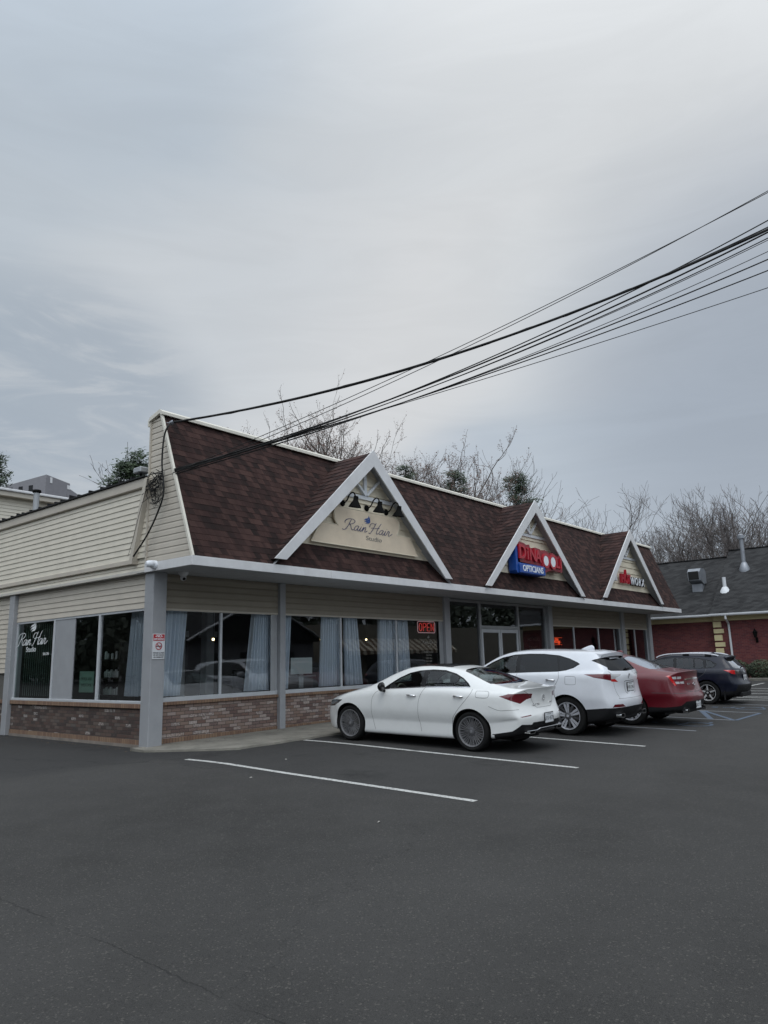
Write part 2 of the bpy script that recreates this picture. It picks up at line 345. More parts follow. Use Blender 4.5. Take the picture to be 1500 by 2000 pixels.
# ---------------------------------------------------------------- helpers
class MB:
    def __init__(s): s.v = []; s.f = []; s.m = []
    def quad(s, *p, mi=0):
        i = len(s.v); s.v += [tuple(q) for q in p]; s.f.append(tuple(range(i, i+len(p)))); s.m.append(mi); return s
    def box(s, x0, y0, z0, x1, y1, z1, mi=0, bev=0):
        x0, x1 = sorted((x0, x1)); y0, y1 = sorted((y0, y1)); z0, z1 = sorted((z0, z1))
        i = len(s.v)
        if bev:
            b = min(bev, (x1-x0)*.45, (y1-y0)*.45, (z1-z0)*.45)
            bm = bmesh.new(); bmesh.ops.create_cube(bm, size=1)
            for v in bm.verts: v.co = Vector((x0+(v.co.x+.5)*(x1-x0), y0+(v.co.y+.5)*(y1-y0), z0+(v.co.z+.5)*(z1-z0)))
            bmesh.ops.bevel(bm, geom=list(bm.edges), offset=b, segments=1, affect='EDGES'); s.add_bm(bm, mi); bm.free(); return s
        s.v += [(x0,y0,z0),(x1,y0,z0),(x1,y1,z0),(x0,y1,z0),(x0,y0,z1),(x1,y0,z1),(x1,y1,z1),(x0,y1,z1)]
        for f in ((0,3,2,1),(4,5,6,7),(0,1,5,4),(1,2,6,5),(2,3,7,6),(3,0,4,7)): s.f.append(tuple(i+k for k in f)); s.m.append(mi)
        return s
    def add_bm(s, bm, mi=0, M=None):
        i = len(s.v); bm.verts.index_update()
        for v in bm.verts: s.v.append(tuple(M @ v.co if M else v.co))
        for f in bm.faces: s.f.append(tuple(i+v.index for v in f.verts)); s.m.append(mi)
    def prism(s, poly, d, mi=0):           # poly: list of 3D points (CCW seen from outside), extruded by vector d
        n = len(poly); i = len(s.v); d = Vector(d)
        s.v += [tuple(p) for p in poly]; s.v += [tuple(Vector(p)+d) for p in poly]
        s.f.append(tuple(range(i, i+n))); s.m.append(mi); s.f.append(tuple(range(i+2*n-1, i+n-1, -1))); s.m.append(mi)
        for k in range(n):
            j = (k+1) % n; s.f.append((i+k, i+n+k, i+n+j, i+j)); s.m.append(mi)
        return s
    def bar(s, a, b, w, h, mi=0, up=(0,0,1)):
        a = Vector(a); b = Vector(b); d = (b-a).normalized(); u = Vector(up); sd = d.cross(u)
        if sd.length < 1e-4: sd = d.cross(Vector((1,0,0)))
        sd.normalize(); u = sd.cross(d).normalized()
        q = [sd*x*w/2+u*y*h/2 for x, y in ((-1,-1),(1,-1),(1,1),(-1,1))]
        return s.prism([a+v for v in q], b-a, mi)
    def tube(s, pts, r, n=8, mi=0, caps=True):
        pts = [Vector(p) for p in pts]; rs = r if isinstance(r, (list, tuple)) else [r]*len(pts); i0 = len(s.v); pn = None
        for k, p in enumerate(pts):
            d = (pts[min(k+1, len(pts)-1)]-pts[max(k-1, 0)]).normalized()
            if pn is None:
                pn = d.orthogonal().normalized()
            pn = (pn-d*pn.dot(d)).normalized(); bn = d.cross(pn)
            for j in range(n):
                a = 2*math.pi*j/n; s.v.append(tuple(p+(pn*math.cos(a)+bn*math.sin(a))*rs[k]))
        for k in range(len(pts)-1):
            for j in range(n):
                a = i0+k*n+j; b_ = i0+k*n+(j+1) % n; s.f.append((a, b_, b_+n, a+n)); s.m.append(mi)
        if caps:
            s.f.append(tuple(i0+j for j in range(n))[::-1]); s.m.append(mi); e = i0+(len(pts)-1)*n; s.f.append(tuple(e+j for j in range(n))); s.m.append(mi)
        return s
    def lathe(s, prof, c, axis, n=32, mi=0):   # prof: (radius, offset along axis)
        c = Vector(c); ax = Vector(axis).normalized(); u = ax.orthogonal().normalized(); w = ax.cross(u); i0 = len(s.v)
        for r, o in prof:
            for j in range(n):
                a = 2*math.pi*j/n; s.v.append(tuple(c+ax*o+(u*math.cos(a)+w*math.sin(a))*max(r, 1e-4)))
        for k in range(len(prof)-1):
            for j in range(n):
                a = i0+k*n+j; b_ = i0+k*n+(j+1) % n; s.f.append((a, b_, b_+n, a+n)); s.m.append(mi)
        return s
    def build(s, name, mats, parent=None, smooth=False, loc=None, auto=None):
        me = bpy.data.meshes.new(name); me.from_pydata(s.v, [], s.f)
        if isinstance(mats, str): mats = [mats]
        for mm in mats: me.materials.append(MATS[mm])
        me.polygons.foreach_set('material_index', s.m)
        if smooth or auto: me.polygons.foreach_set('use_smooth', [True]*len(s.f))
        me.update(); 
        if auto: me.set_sharp_from_angle(angle=math.radians(auto))
        return link(name, me, parent, loc)
def link(name, me, parent=None, loc=None):
    o = bpy.data.objects.new(name, me); COL.objects.link(o)
    if loc is not None: o.location = loc
    if parent:
        o.parent = parent
        if loc is None: o.location = -ORG.get(parent.name, Vector((0, 0, 0)))
    return o
ORG = {}
def empty(name, label, cat, loc=(0, 0, 0), group=None, rot=None, world=False):
    """a thing; world=True means its parts are modelled in world coordinates"""
    o = bpy.data.objects.new(name, None); COL.objects.link(o); o.empty_display_size = .3; o.location = loc
    if rot: o.rotation_euler = rot
    o['label'] = label; o['category'] = cat
    if group: o['group'] = group
    if world: ORG[o.name] = Vector(loc)
    return o
def tag(o, label=None, cat=None, group=None, kind=None):
    if label: o['label'] = label
    if cat: o['category'] = cat
    if group: o['group'] = group
    if kind: o['kind'] = kind
    return o
def textmesh(txt, size, depth, align='CENTER', bold=0, sx=1.0, shear=0):
    cu = bpy.data.curves.new('t', 'FONT'); cu.body = txt; cu.size = size; cu.extrude = depth/2; cu.align_x = align; cu.align_y = 'CENTER'; cu.offset = bold; cu.shear = shear; cu.resolution_u = 3
    o = bpy.data.objects.new('t', cu); COL.objects.link(o); dg = bpy.context.evaluated_depsgraph_get(); me = bpy.data.meshes.new_from_object(o.evaluated_get(dg))
    bpy.data.objects.remove(o); bm = bmesh.new(); bm.from_mesh(me); bpy.data.meshes.remove(me)
    for v in bm.verts: v.co.x *= sx
    return bm
def addtext(mb, txt, size, M, depth=.01, mi=0, **k):
    bm = textmesh(txt, size, depth, **k); mb.add_bm(bm, mi, M); bm.free()
def frame(o, ex, ey):       # matrix with local x->ex, y->ey at origin o
    ex = Vector(ex).normalized(); ey = Vector(ey).normalized(); ez = ex.cross(ey)
    M = Matrix.Identity(4)
    for r in range(3): M[r][0] = ex[r]; M[r][1] = ey[r]; M[r][2] = ez[r]; M[r][3] = o[r]
    return M
def gz(x, y):
    y = max(-8, min(y, 10.0)); x = max(-6, min(x, 38))
    return .0225*(y-10)+.01016*(x-11)
def smooth_pts(P, n=6):     # Catmull-Rom through the points
    P = [Vector(p) for p in P]; out = []
    for i in range(len(P)-1):
        a, b_, c_, d = P[max(i-1, 0)], P[i], P[i+1], P[min(i+2, len(P)-1)]
        for k in range(n):
            u = k/n; out.append(.5*((2*b_)+(-a+c_)*u+(2*a-5*b_+4*c_-d)*u*u+(-a+3*b_-3*c_+d)*u**3))
    out.append(P[-1]); return out
FRONT = lambda x, y, z: frame((x, y, z), (1, 0, 0), (0, 0, 1))     # writing that faces -Y
LEFTF = lambda x, y, z: frame((x, y, z), (0, -1, 0), (0, 0, 1))    # writing that faces -X

# handwriting strokes for the studio's script: unit height of a capital = 1, slanted pen
SCRIPT = {
 'R': ([[(-.30,.52),(-.36,.66),(-.22,.86),(.10,.96),(.42,.94),(.62,.80),(.52,.60),(.25,.50),(.10,.47)], [(.20,.92),(.14,.60),(.04,.25),(-.10,-.02),(-.30,-.10),(-.42,-.02)], [(.12,.47),(.30,.40),(.42,.16),(.56,.0),(.70,.04)]], .72),
 'a': ([[(.42,.34),(.32,.44),(.14,.38),(.04,.18),(.08,.02),(.22,.02),(.36,.20),(.44,.42)], [(.44,.42),(.38,.18),(.38,.04),(.48,.0),(.60,.12)]], .56),
 'i': ([[(.0,.10),(.10,.30),(.14,.42),(.09,.20),(.10,.03),(.18,.0),(.30,.12)], [(.19,.60),(.21,.63)]], .27),
 'n': ([[(.0,.12),(.10,.36),(.14,.40),(.10,.16),(.06,.0)], [(.07,.10),(.20,.34),(.32,.42),(.36,.32),(.32,.12),(.34,.0),(.44,.02),(.58,.14)]], .56),
 'H': ([[(-.26,.52),(-.30,.70),(-.16,.88),(.06,.90),(.22,.84)], [(.30,.98),(.20,.66),(.10,.30),(-.02,.02),(-.14,-.06),(-.24,.0)], [(.86,1.02),(.70,.66),(.60,.30),(.60,.06),(.70,.0),(.82,.10)], [(-.10,.46),(.20,.50),(.50,.52),(.80,.58)]], .86),
 'r': ([[(.0,.10),(.10,.34),(.12,.46),(.20,.40),(.30,.42),(.27,.22),(.27,.04),(.36,.0),(.52,.12),(.66,.24)]], .5),
}
def script(mb, txt, cap, M, thick=.05, depth=.006, mi=0, track=1.0, sl=.42, sx=1.25):
    x = 0; out = []
    for ch in txt:
        if ch == ' ': x += .55; continue
        st, w = SCRIPT[ch]
        for S in st: out.append([(x+px*sx+py*sl, py) for px, py in S])
        x += w*track*sx
    tot = x+.1
    for S in out:
        P = smooth_pts([((px-tot/2)*cap, py*cap, 0) for px, py in S], 5)
        A_, B_ = [], []; si = len(mb.v) % 7
        for k in range(len(P)):
            d = (P[min(k+1, len(P)-1)]-P[max(k-1, 0)]).normalized()
            nrm = Vector((-d.y, d.x, 0)); w0 = thick*cap*(.5+.5*abs(d.y))/2; zz = depth+k*.00006+si*.0004
            A_.append(M @ (P[k]-nrm*w0+Vector((0, 0, zz)))); B_.append(M @ (P[k]+nrm*w0+Vector((0, 0, zz))))
        for k in range(len(P)-1): mb.quad(A_[k], A_[k+1], B_[k+1], B_[k], mi=mi)
    return tot*cap
def flame(mb, cap, M, mi=0, depth=.006):       # three leaning wisps over the writing
    for k, (ox, oy, s_) in enumerate(((-.06, .30, .85), (0, .14, 1.0), (.06, -.02, .85))):
        up = smooth_pts([(-.46,-.22,0),(-.22,-.02,0),(.02,.04,0),(.22,.14,0),(.34,.38,0)], 4); lo = smooth_pts([(.34,.38,0),(.38,.12,0),(.22,-.06,0),(-.02,-.12,0),(-.24,-.13,0),(-.46,-.22,0)], 4)
        P = [Vector(((p.x*s_+ox+k*.02)*cap, (p.y*s_+oy)*cap, 0)) for p in up+lo[1:-1]]
        P = P[::-1]
        mb.prism([M @ (v+Vector((0, 0, depth))) for v in P], M.to_3x3() @ Vector((0, 0, -depth)), mi)
# ---------------------------------------------------------------- ground
mb = MB(); xs = [-300,-60,-20,-6,0,6,7.5,12,20,30,38,60,120,400]; ys = [-300,-60,-20,-8,-2,4,8,10,12.4,20,40,100,400]
for i in range(len(xs)):
    for j in range(len(ys)): mb.v.append((xs[i], ys[j], gz(xs[i], ys[j])))
n_ = len(ys)
for i in range(len(xs)-1):
    for j in range(n_-1): mb.f.append((i*n_+j, (i+1)*n_+j, (i+1)*n_+j+1, i*n_+j+1)); mb.m.append(0)
tag(mb.build('ground', 'asphalt'), kind='structure')
# concrete walk along the shop front: sloped slabs with a broken edge
mb = MB(); r_ = random.Random(3); xx = 7.75; top = []
while xx < 35.4: top.append(xx); xx += .35
for a, b_ in zip(top[:-1], top[1:]):
    def ey(x):
        if x < 8.7: return 12.15-(x-7.75)/.95*1.35
        return 10.8+.03*math.sin(x*7)+.025*math.sin(x*17+1)
    e0, e1 = ey(a), ey(b_)
    for k in range(4):
        f0, f1 = k/4, (k+1)/4
        p = lambda x, e, f: (x, e+(12.58-e)*f, gz(x, e)+.035+.02*f)
        mb.quad(p(a, e0, f0), p(b_, e1, f0), p(b_, e1, f1), p(a, e0, f1))
    mb.quad((a, e0-.02, gz(a, e0)-.05), (b_, e1-.02, gz(b_, e1)-.05), (b_, e1, gz(b_, e1)+.035), (a, e0, gz(a, e0)+.035))
mb.quad((7.75, 12.6, gz(7.75, 12)-.05), (7.75, 12.15, gz(7.75, 12)-.05), (7.75, 12.15, gz(7.75, 12)+.035), (7.75, 12.6, gz(7.75, 12)+.055))
tag(mb.build('pavement', 'concrete', auto=30), kind='structure')
# painted stall lines
def strip_(name, P, w, mat, lift=.004, label=None):
    mb = MB()
    for (x0, y0), (x1, y1) in zip(P[:-1], P[1:]):
        d = Vector((x1-x0, y1-y0)); n = max(1, int(d.length/.5)); nn = Vector((-d.y, d.x)).normalized()*w/2
        for k in range(n):
            a = Vector((x0, y0))+d*k/n; b_ = Vector((x0, y0))+d*(k+1)/n
            q = [a-nn, b_-nn, b_+nn, a+nn]; mb.quad(*[(v.x, v.y, gz(v.x, v.y)+lift) for v in q])
    return tag(mb.build(name, mat), kind='structure')
strip_('road_marking', [(7.56, 10.60), (7.60, 9.6), (7.56, 8.2), (7.55, 4.95)], .10, 'line_white')
strip_('road_marking', [(10.38, 10.72), (10.34, 7.5), (10.32, 4.97)], .10, 'line_white')
strip_('road_marking', [(13.08, 10.6), (13.0, 4.97)], .10, 'line_white')
strip_('road_marking', [(15.66, 10.6), (15.66, 4.92)], .09, 'line_faded')
strip_('road_marking', [(18.05, 10.6), (18.1, 4.82)], .09, 'line_faded')
strip_('road_marking', [(20.05, 10.6), (20.12, 4.76)], .09, 'line_faded')
for k, yy in enumerate((10.2, 8.95, 7.7, 6.45)):
    strip_('road_marking', [(18.1, yy-.62-.5), (20.0, yy+.1-.45)], .12, 'line_blue', .005)
strip_('road_marking', [(18.1, 4.84), (20.05, 6.05)], .10, 'line_blue', .0055)
strip_('road_marking', [(18.1, 4.80), (20.1, 4.74)], .09, 'line_blue', .006)
def wheelchair(cx, cy):       # worn wheelchair emblem painted in the bay, head towards the building
    P = lambda L: [(cx+a, cy+b_) for a, b_ in L]
    arc = [(math.cos(t_)*.34-.02, math.sin(t_)*.34-.25) for t_ in [math.radians(a) for a in range(110, 371, 20)]]
    strip_('road_marking', P(arc), .07, 'line_blue', .005); strip_('road_marking', P([(-.06, .42), (-.04, -.02), (.26, -.04), (.40, -.46), (.56, -.42)]), .07, 'line_blue', .0055)
    strip_('road_marking', P([(-.05, .22), (.24, .20)]), .08, 'line_blue', .006); strip_('road_marking', P([(-.14, .62), (.02, .62)]), .15, 'line_blue', .006)
wheelchair(16.85, 5.55); wheelchair(21.3, 5.5)
strip_('road_marking', [(22.45, 10.6), (22.5, 5.0)], .09, 'line_faded')
strip_('road_marking', [(25.1, 10.6), (25.1, 5.4)], .10, 'line_white')
strip_('road_marking', [(23.7, 7.6), (24.6, 4.6)], .10, 'line_white', .005)
for k in range(4): strip_('road_marking', [(25.1+k*1.5, 7.6), (26.0+k*1.5, 4.6)], .11, 'line_white', .005)
strip_('road_marking', [(25.1, 7.6), (33.4, 7.6)], .10, 'line_white', .006)

# ---------------------------------------------------------------- the shop building
X0, XR, W, F = 8.0, 34.9, 12.6, 11.1
ZS, ZF = 3.285, 3.46           # soffit and top of fascia
MS = .388                      # mansard: metres back per metre up
YM = lambda z: F+.02+(z-ZF)*MS
B = empty('shop_building', 'long shop building with brown shingled mansard, three white-edged gables and cream siding', 'building', (X0, W, 0), world=True)
def laps(mb, z0, z1, ext, P, pitch=.12, lap=.016, mi=0, dutch=False):
    z = z0
    while z < z1-1e-4:
        zt = min(z+pitch, z1); a0, b0 = ext(z+1e-3); a1, b1 = ext(zt-1e-3); zl = z-.004
        if b0-a0 > .005 and b1 - a1 > -.5:
            if dutch:
                zm = z+(zt-z)*.62; am, bm_ = ext(zm)
                mb.quad(P(a0, zl, lap), P(b0, zl, lap), P(bm_, zm, lap*.8), P(am, zm, lap*.8), mi=mi); mb.quad(P(am, zm, lap*.8), P(bm_, zm, lap*.8), P(b1, zt, 0), P(a1, zt, 0), mi=mi)
            else: mb.quad(P(a0, zl, lap), P(b0, zl, lap), P(max(b1, a1), zt, 0), P(a1, zt, 0), mi=mi)
            mb.quad(P(a0, zl, 0), P(b0, zl, 0), P(b0, zl, lap), P(a0, zl, lap), mi=mi)
        z = zt
PS = lambda off=0: (lambda u, z, o: (X0-off-o, -u, z))          # side plane, u = -y
PF = lambda off=0: (lambda u, z, o: (u, W-off-o, z))
# side, upper part
YB = 26.0
mb = MB(); laps(mb, 3.60, 5.02, lambda z: (-YB, -max(12.62, 12.62+(5.13-z)*.02)), PS(.05)); mb.build('upper_siding', 'siding_cream', B)
mb = MB(); laps(mb, 3.36, 3.50, lambda z: (-YB, -12.62), PS(.02), pitch=.07); laps(mb, 3.50, 3.72, lambda z: (-13.1, -12.62), PS(.02), pitch=.12); mb.build('upper_siding', 'siding_cream', B)
mb = MB().box(X0-.09, 12.99, 3.50, X0-.02, YB, 3.60, bev=.01); mb.build('drip_board', 'siding_tan', B)
mb = MB().box(X0-.12, 12.66, 5.02, X0+.05, YB, 5.22, bev=.015); mb.build('roof_board', 'siding_tan', B)
mb = MB(); r_ = random.Random(5)
mb.box(X0-.16, 12.66, 5.222, X0+.2, YB, 5.25)
y = 12.7
while y < 20:
    y += r_.uniform(.28, .5); mb.box(X0-.16, y, 5.25, X0-.05, y+.05, 5.285+r_.uniform(0, .02))
mb.build('roof_edge', 'black_plastic', B)
mb = MB().quad((X0-.05, 12.7, 5.235), (34.9, 12.7, 5.235), (34.9, YB, 5.235), (X0-.05, YB, 5.235)); mb.build('flat_roof', 'interior_dark', B)
mb = MB().bar((X0-.10, 12.60, 5.16), (X0-.10, 13.03, 3.50), .11, .13, up=(1, 0, 0)); mb.build('slanted_board', 'siding_tan', B)
# mansard end
mb = MB()
def mext(z): return (-12.62, -(YM(z)+.0))
laps(mb, ZF+.02, 6.42, mext, PS(.035), pitch=.12, lap=.014, dutch=True); mb.build('end_siding', 'siding_tan', B)
mb = MB().bar((X0-.06, YM(ZF)-.01, ZF), (X0-.06, YM(6.5)-.01, 6.5), .05, .05, up=(1, 0, 0)); mb.build('rake_trim', 'coping', B)
mb = MB().box(X0-.075, 12.62, ZF, X0-.03, 12.66, 6.45); mb.build('corner_board', 'siding_tan', B)
# coping over the ridge
mb = MB(); prof = [(12.20, 6.44), (12.20, 6.50), (12.30, 6.565), (12.64, 6.47), (12.70, 6.40), (12.70, 6.28), (12.66, 6.28), (12.66, 6.38), (12.30, 6.48), (12.24, 6.44)]
mb.prism([(X0-.10, a, b_) for a, b_ in prof][::-1], (XR-X0+.22, 0, 0)); mb.build('coping', 'coping', B)
mb = MB().quad((X0-.02, 12.66, 5.2), (XR, 12.66, 5.2), (XR, 12.66, 6.45), (X0-.02, 12.66, 6.45)); mb.build('parapet_back', 'siding_tan', B)
# mansard shingles
H_ = .1268
mb = MB(); z = H_*math.floor(ZF/H_)+0.0
nrm = Vector((0, -1, MS)).normalized()
while z < 6.47:
    za = max(z, ZF); zb_ = min(z+H_, 6.47)
    P = lambda x, zz, o: tuple(Vector((x, YM(zz), zz))+nrm*o)
    mb.quad(P(X0-.04, za-.006, .007), P(XR+.03, za-.006, .007), P(XR+.03, zb_, .002), P(X0-.04, zb_, .002)); mb.quad(P(X0-.04, za-.006, 0), P(XR+.03, za-.006, 0), P(XR+.03, za-.006, .007), P(X0-.04, za-.006, .007))
    z += H_
mb.quad((XR+.03, YM(ZF), ZF), (XR+.03, 12.66, ZF), (XR+.03, 12.66, 6.47), (XR+.03, YM(6.47), 6.47))
mb.build('mansard_roof', 'shingle', B)
# fascia, soffit
mb = MB()
xj = X0-.10
while xj < XR: mb.box(xj, F-.03, ZS, min(xj+3.655, XR+.05), F, ZF, bev=.004); xj += 3.66
mb.box(X0-.09, F-.022, ZS+.004, XR+.04, F-.001, ZF-.004); mb.box(X0-.10, F+.001, ZS, X0-.07, 12.62, ZF, bev=.006); mb.box(XR+.02, F+.001, ZS, XR+.05, 12.62, ZF)
mb.build('fascia', 'white_trim', B)
MB().box(X0-.075, 12.63, ZS+.004, X0-.01, YB, 3.355, bev=.006).build('lower_band', 'siding_band', B)
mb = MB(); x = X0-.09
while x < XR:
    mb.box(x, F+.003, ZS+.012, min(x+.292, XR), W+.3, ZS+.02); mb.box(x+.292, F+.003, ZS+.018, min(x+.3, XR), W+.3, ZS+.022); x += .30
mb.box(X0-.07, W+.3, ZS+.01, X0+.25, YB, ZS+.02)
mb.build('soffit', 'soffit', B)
# posts and walls
def post(x0, x1, y0=W-.16, y1=W+.12, z0=-.03, z1=ZS+.012, mat='post_grey'):
    mb = MB().box(x0, y0, z0, x1, y1, z1, bev=.012); mb.build('post', mat, B)
post(X0-.02, X0+.29, W-.20, W+.10, -.02)
for a, b_ in ((11.36, 11.53), (17.90, 18.18), (24.50, 24.80), (31.30, 31.62), (34.50, 34.88)): post(a, b_, W-.10)
mb = MB().box(X0-.03, 18.36, -.03, X0+.25, 18.62, ZS+.01, bev=.012); mb.build('post', 'post_grey', B)
SILL, WT = .885, 2.60
def dado(x0, x1):
    MB().box(x0, W, -.0+.03, x1, W+.2, .735).build('brick_wall', 'brick', B)
    MB().box(x0, W-.012, .028, x1, W-.001, .115).build('brick_base_course', 'brick_cap', B)
    MB().box(x0, W-.045, .737, x1, W+.2, .80, bev=.006).build('brick_ledge', 'brick_cap', B)
    MB().box(x0, W-.03, -.25, x1, W+.2, .0285, bev=.01).build('foundation', 'concrete_dark', B)
def window(x0, x1, mull, sill=SILL, top=WT, gl='shop_glass', fr='alu_light', y=W, extra=None):
    t_ = .045; d = .05
    fm = MB(); yo = y+.02
    fm.box(x0, yo-.03, sill-.085, x1, yo+d, sill, bev=.004); fm.box(x0, yo, top-.035, x1, yo+d, top, bev=.004)
    fm.box(x0, yo, sill+.001, x0+t_, yo+d, top-.036); fm.box(x1-t_, yo, sill+.001, x1, yo+d, top-.036)
    w = fm.build('window', fr, B)
    for m_ in mull: MB().box(m_-.028, yo-.008, sill+.001, m_+.028, yo+d, top-.036, bev=.003).build('mullion', fr, w, loc=Vector((0, 0, 0)))
    ed = [x0+t_]+[k for m_ in mull for k in (m_-.028, m_+.028)]+[x1-t_]
    for a, b_ in zip(ed[0::2], ed[1::2]):
        MB().quad((a, yo+.025, sill+.001), (b_, yo+.025, sill+.001), (b_, yo+.025, top-.036), (a, yo+.025, top-.036)).build('pane', gl, w, loc=Vector((0, 0, 0)))
    return w
def overpanel(x0, x1, y=W):
    mb = MB(); laps(mb, WT+.01, ZS+.01, lambda z: (x0, x1), PF(-.0), pitch=.134, lap=.022, dutch=True); mb.build('front_siding', 'siding_shaded', B)
    MB().box(x0, W-.024, WT-.03, x1, W+.02, WT+.006, bev=.005).build('siding_trim', 'siding_tan', B)
for x0, x1, mu in ((X0+.29, 11.36, [9.79]), (11.53, 17.90, [13.5, 15.72]), (24.80, 31.30, [26.75, 29.05]), (31.62, 34.50, [33.0])):
    dado(x0, x1); window(x0, x1, mu, gl='shop_glass' if x1 < 18 else 'entry_glass'); overpanel(x0, x1)
    # jamb strip beside the posts
    if x1 < 30: MB().box(x1-.20, W-.005, SILL, x1-.05, W+.018, WT-.032).build('jamb', 'alu', B)
# entry bay
w = MB(); yo = W+.03
w.box(18.18, yo, .10, 24.50, yo+.08, .20); w.box(18.18, yo, 3.20, 24.50, yo+.08, 3.275); w.box(20.06, yo-.01, 2.40, 22.42, yo+.09, 2.50)
ent = w.build('entry_glazing', 'alu', B)
for x_ in (18.22, 20.02, 22.46, 24.46): MB().box(x_-.05, yo-.02, .2, x_+.05, yo+.08, 3.2, bev=.004).build('mullion', 'alu', ent, loc=Vector((0, 0, 0)))
for a, b_, z0, z1 in ((18.27, 19.97, .2, 3.2), (22.51, 24.41, .2, 3.2), (20.07, 22.41, 2.5, 3.2)):
    MB().quad((a, yo+.04, z0), (b_, yo+.04, z0), (b_, yo+.04, z1), (a, yo+.04, z1)).build('pane', 'entry_glass', ent, loc=Vector((0, 0, 0)))
for a, b_ in ((20.08, 21.23), (21.25, 22.40)):
    d = MB(); d.box(a, yo, .14, a+.09, yo+.05, 2.39); d.box(b_-.09, yo, .14, b_, yo+.05, 2.39); d.box(a+.09, yo, 2.28, b_-.09, yo+.05, 2.39); d.box(a+.09, yo, .14, b_-.09, yo+.05, .34)
    dd = d.build('door', 'alu_light', B); MB().quad((a+.09, yo+.025, .34), (b_-.09, yo+.025, .34), (b_-.09, yo+.025, 2.28), (a+.09, yo+.025, 2.28)).build('pane', 'entry_glass', dd, loc=Vector((0, 0, 0)))
    hx = b_-.14 if a < 21 else a+.14
    MB().tube([(hx, yo-.0, 1.35), (hx, yo-.06, 1.32), (hx, yo-.06, 1.0), (hx, yo, .97)], .012, 6).build('handle', 'chrome', dd, loc=Vector((0, 0, 0)))
# side windows
SX = X0+.08
mb = MB(); laps(mb, WT+.02, ZS+.01, lambda z: (-18.36, -(W+.10)), PS(-.08), pitch=.12); mb.build('side_siding', 'siding_tan', B)
mb = MB(); laps(mb, WT+.02-1.2, ZS+.01, lambda z: (-YB, -18.62), PS(-.08), pitch=.12); mb.build('side_siding', 'siding_tan', B)
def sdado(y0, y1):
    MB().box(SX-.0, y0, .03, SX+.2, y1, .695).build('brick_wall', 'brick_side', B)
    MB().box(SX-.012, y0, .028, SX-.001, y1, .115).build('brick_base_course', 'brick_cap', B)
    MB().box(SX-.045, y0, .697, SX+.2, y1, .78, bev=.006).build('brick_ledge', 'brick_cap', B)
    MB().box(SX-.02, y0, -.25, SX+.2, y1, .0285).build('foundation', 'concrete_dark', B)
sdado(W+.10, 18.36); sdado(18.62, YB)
fm = MB(); a, b_ = W+.10, 18.36
fm.box(SX-.03, a, .782, SX+.06, b_, .835, bev=.005); fm.box(SX, a, WT-.03, SX+.06, b_, WT+.018); fm.box(SX, b_-.05, .835, SX+.06, b_, WT-.03)
sw = fm.build('window', 'alu_light', B)
ms = [16.46, 14.50]
for m_ in ms: MB().box(SX-.01, m_-.035, .836, SX+.06, m_+.035, WT-.03, bev=.004).build('mullion', 'alu_light', sw, loc=Vector((0, 0, 0)))
for p0, p1 in ((a, 14.465), (14.535, 15.55), (16.495, b_-.05)):
    MB().quad((SX+.03, p1, .836), (SX+.03, p0, .836), (SX+.03, p0, WT-.03), (SX+.03, p1, WT-.03)).build('pane', 'green_glass' if p0 > 14 else 'shop_glass', sw, loc=Vector((0, 0, 0)))
MB().box(SX+.012, 15.55, .836, SX+.03, 16.42, WT-.03).build('blank_panel', 'post_grey', sw, loc=Vector((0, 0, 0)))
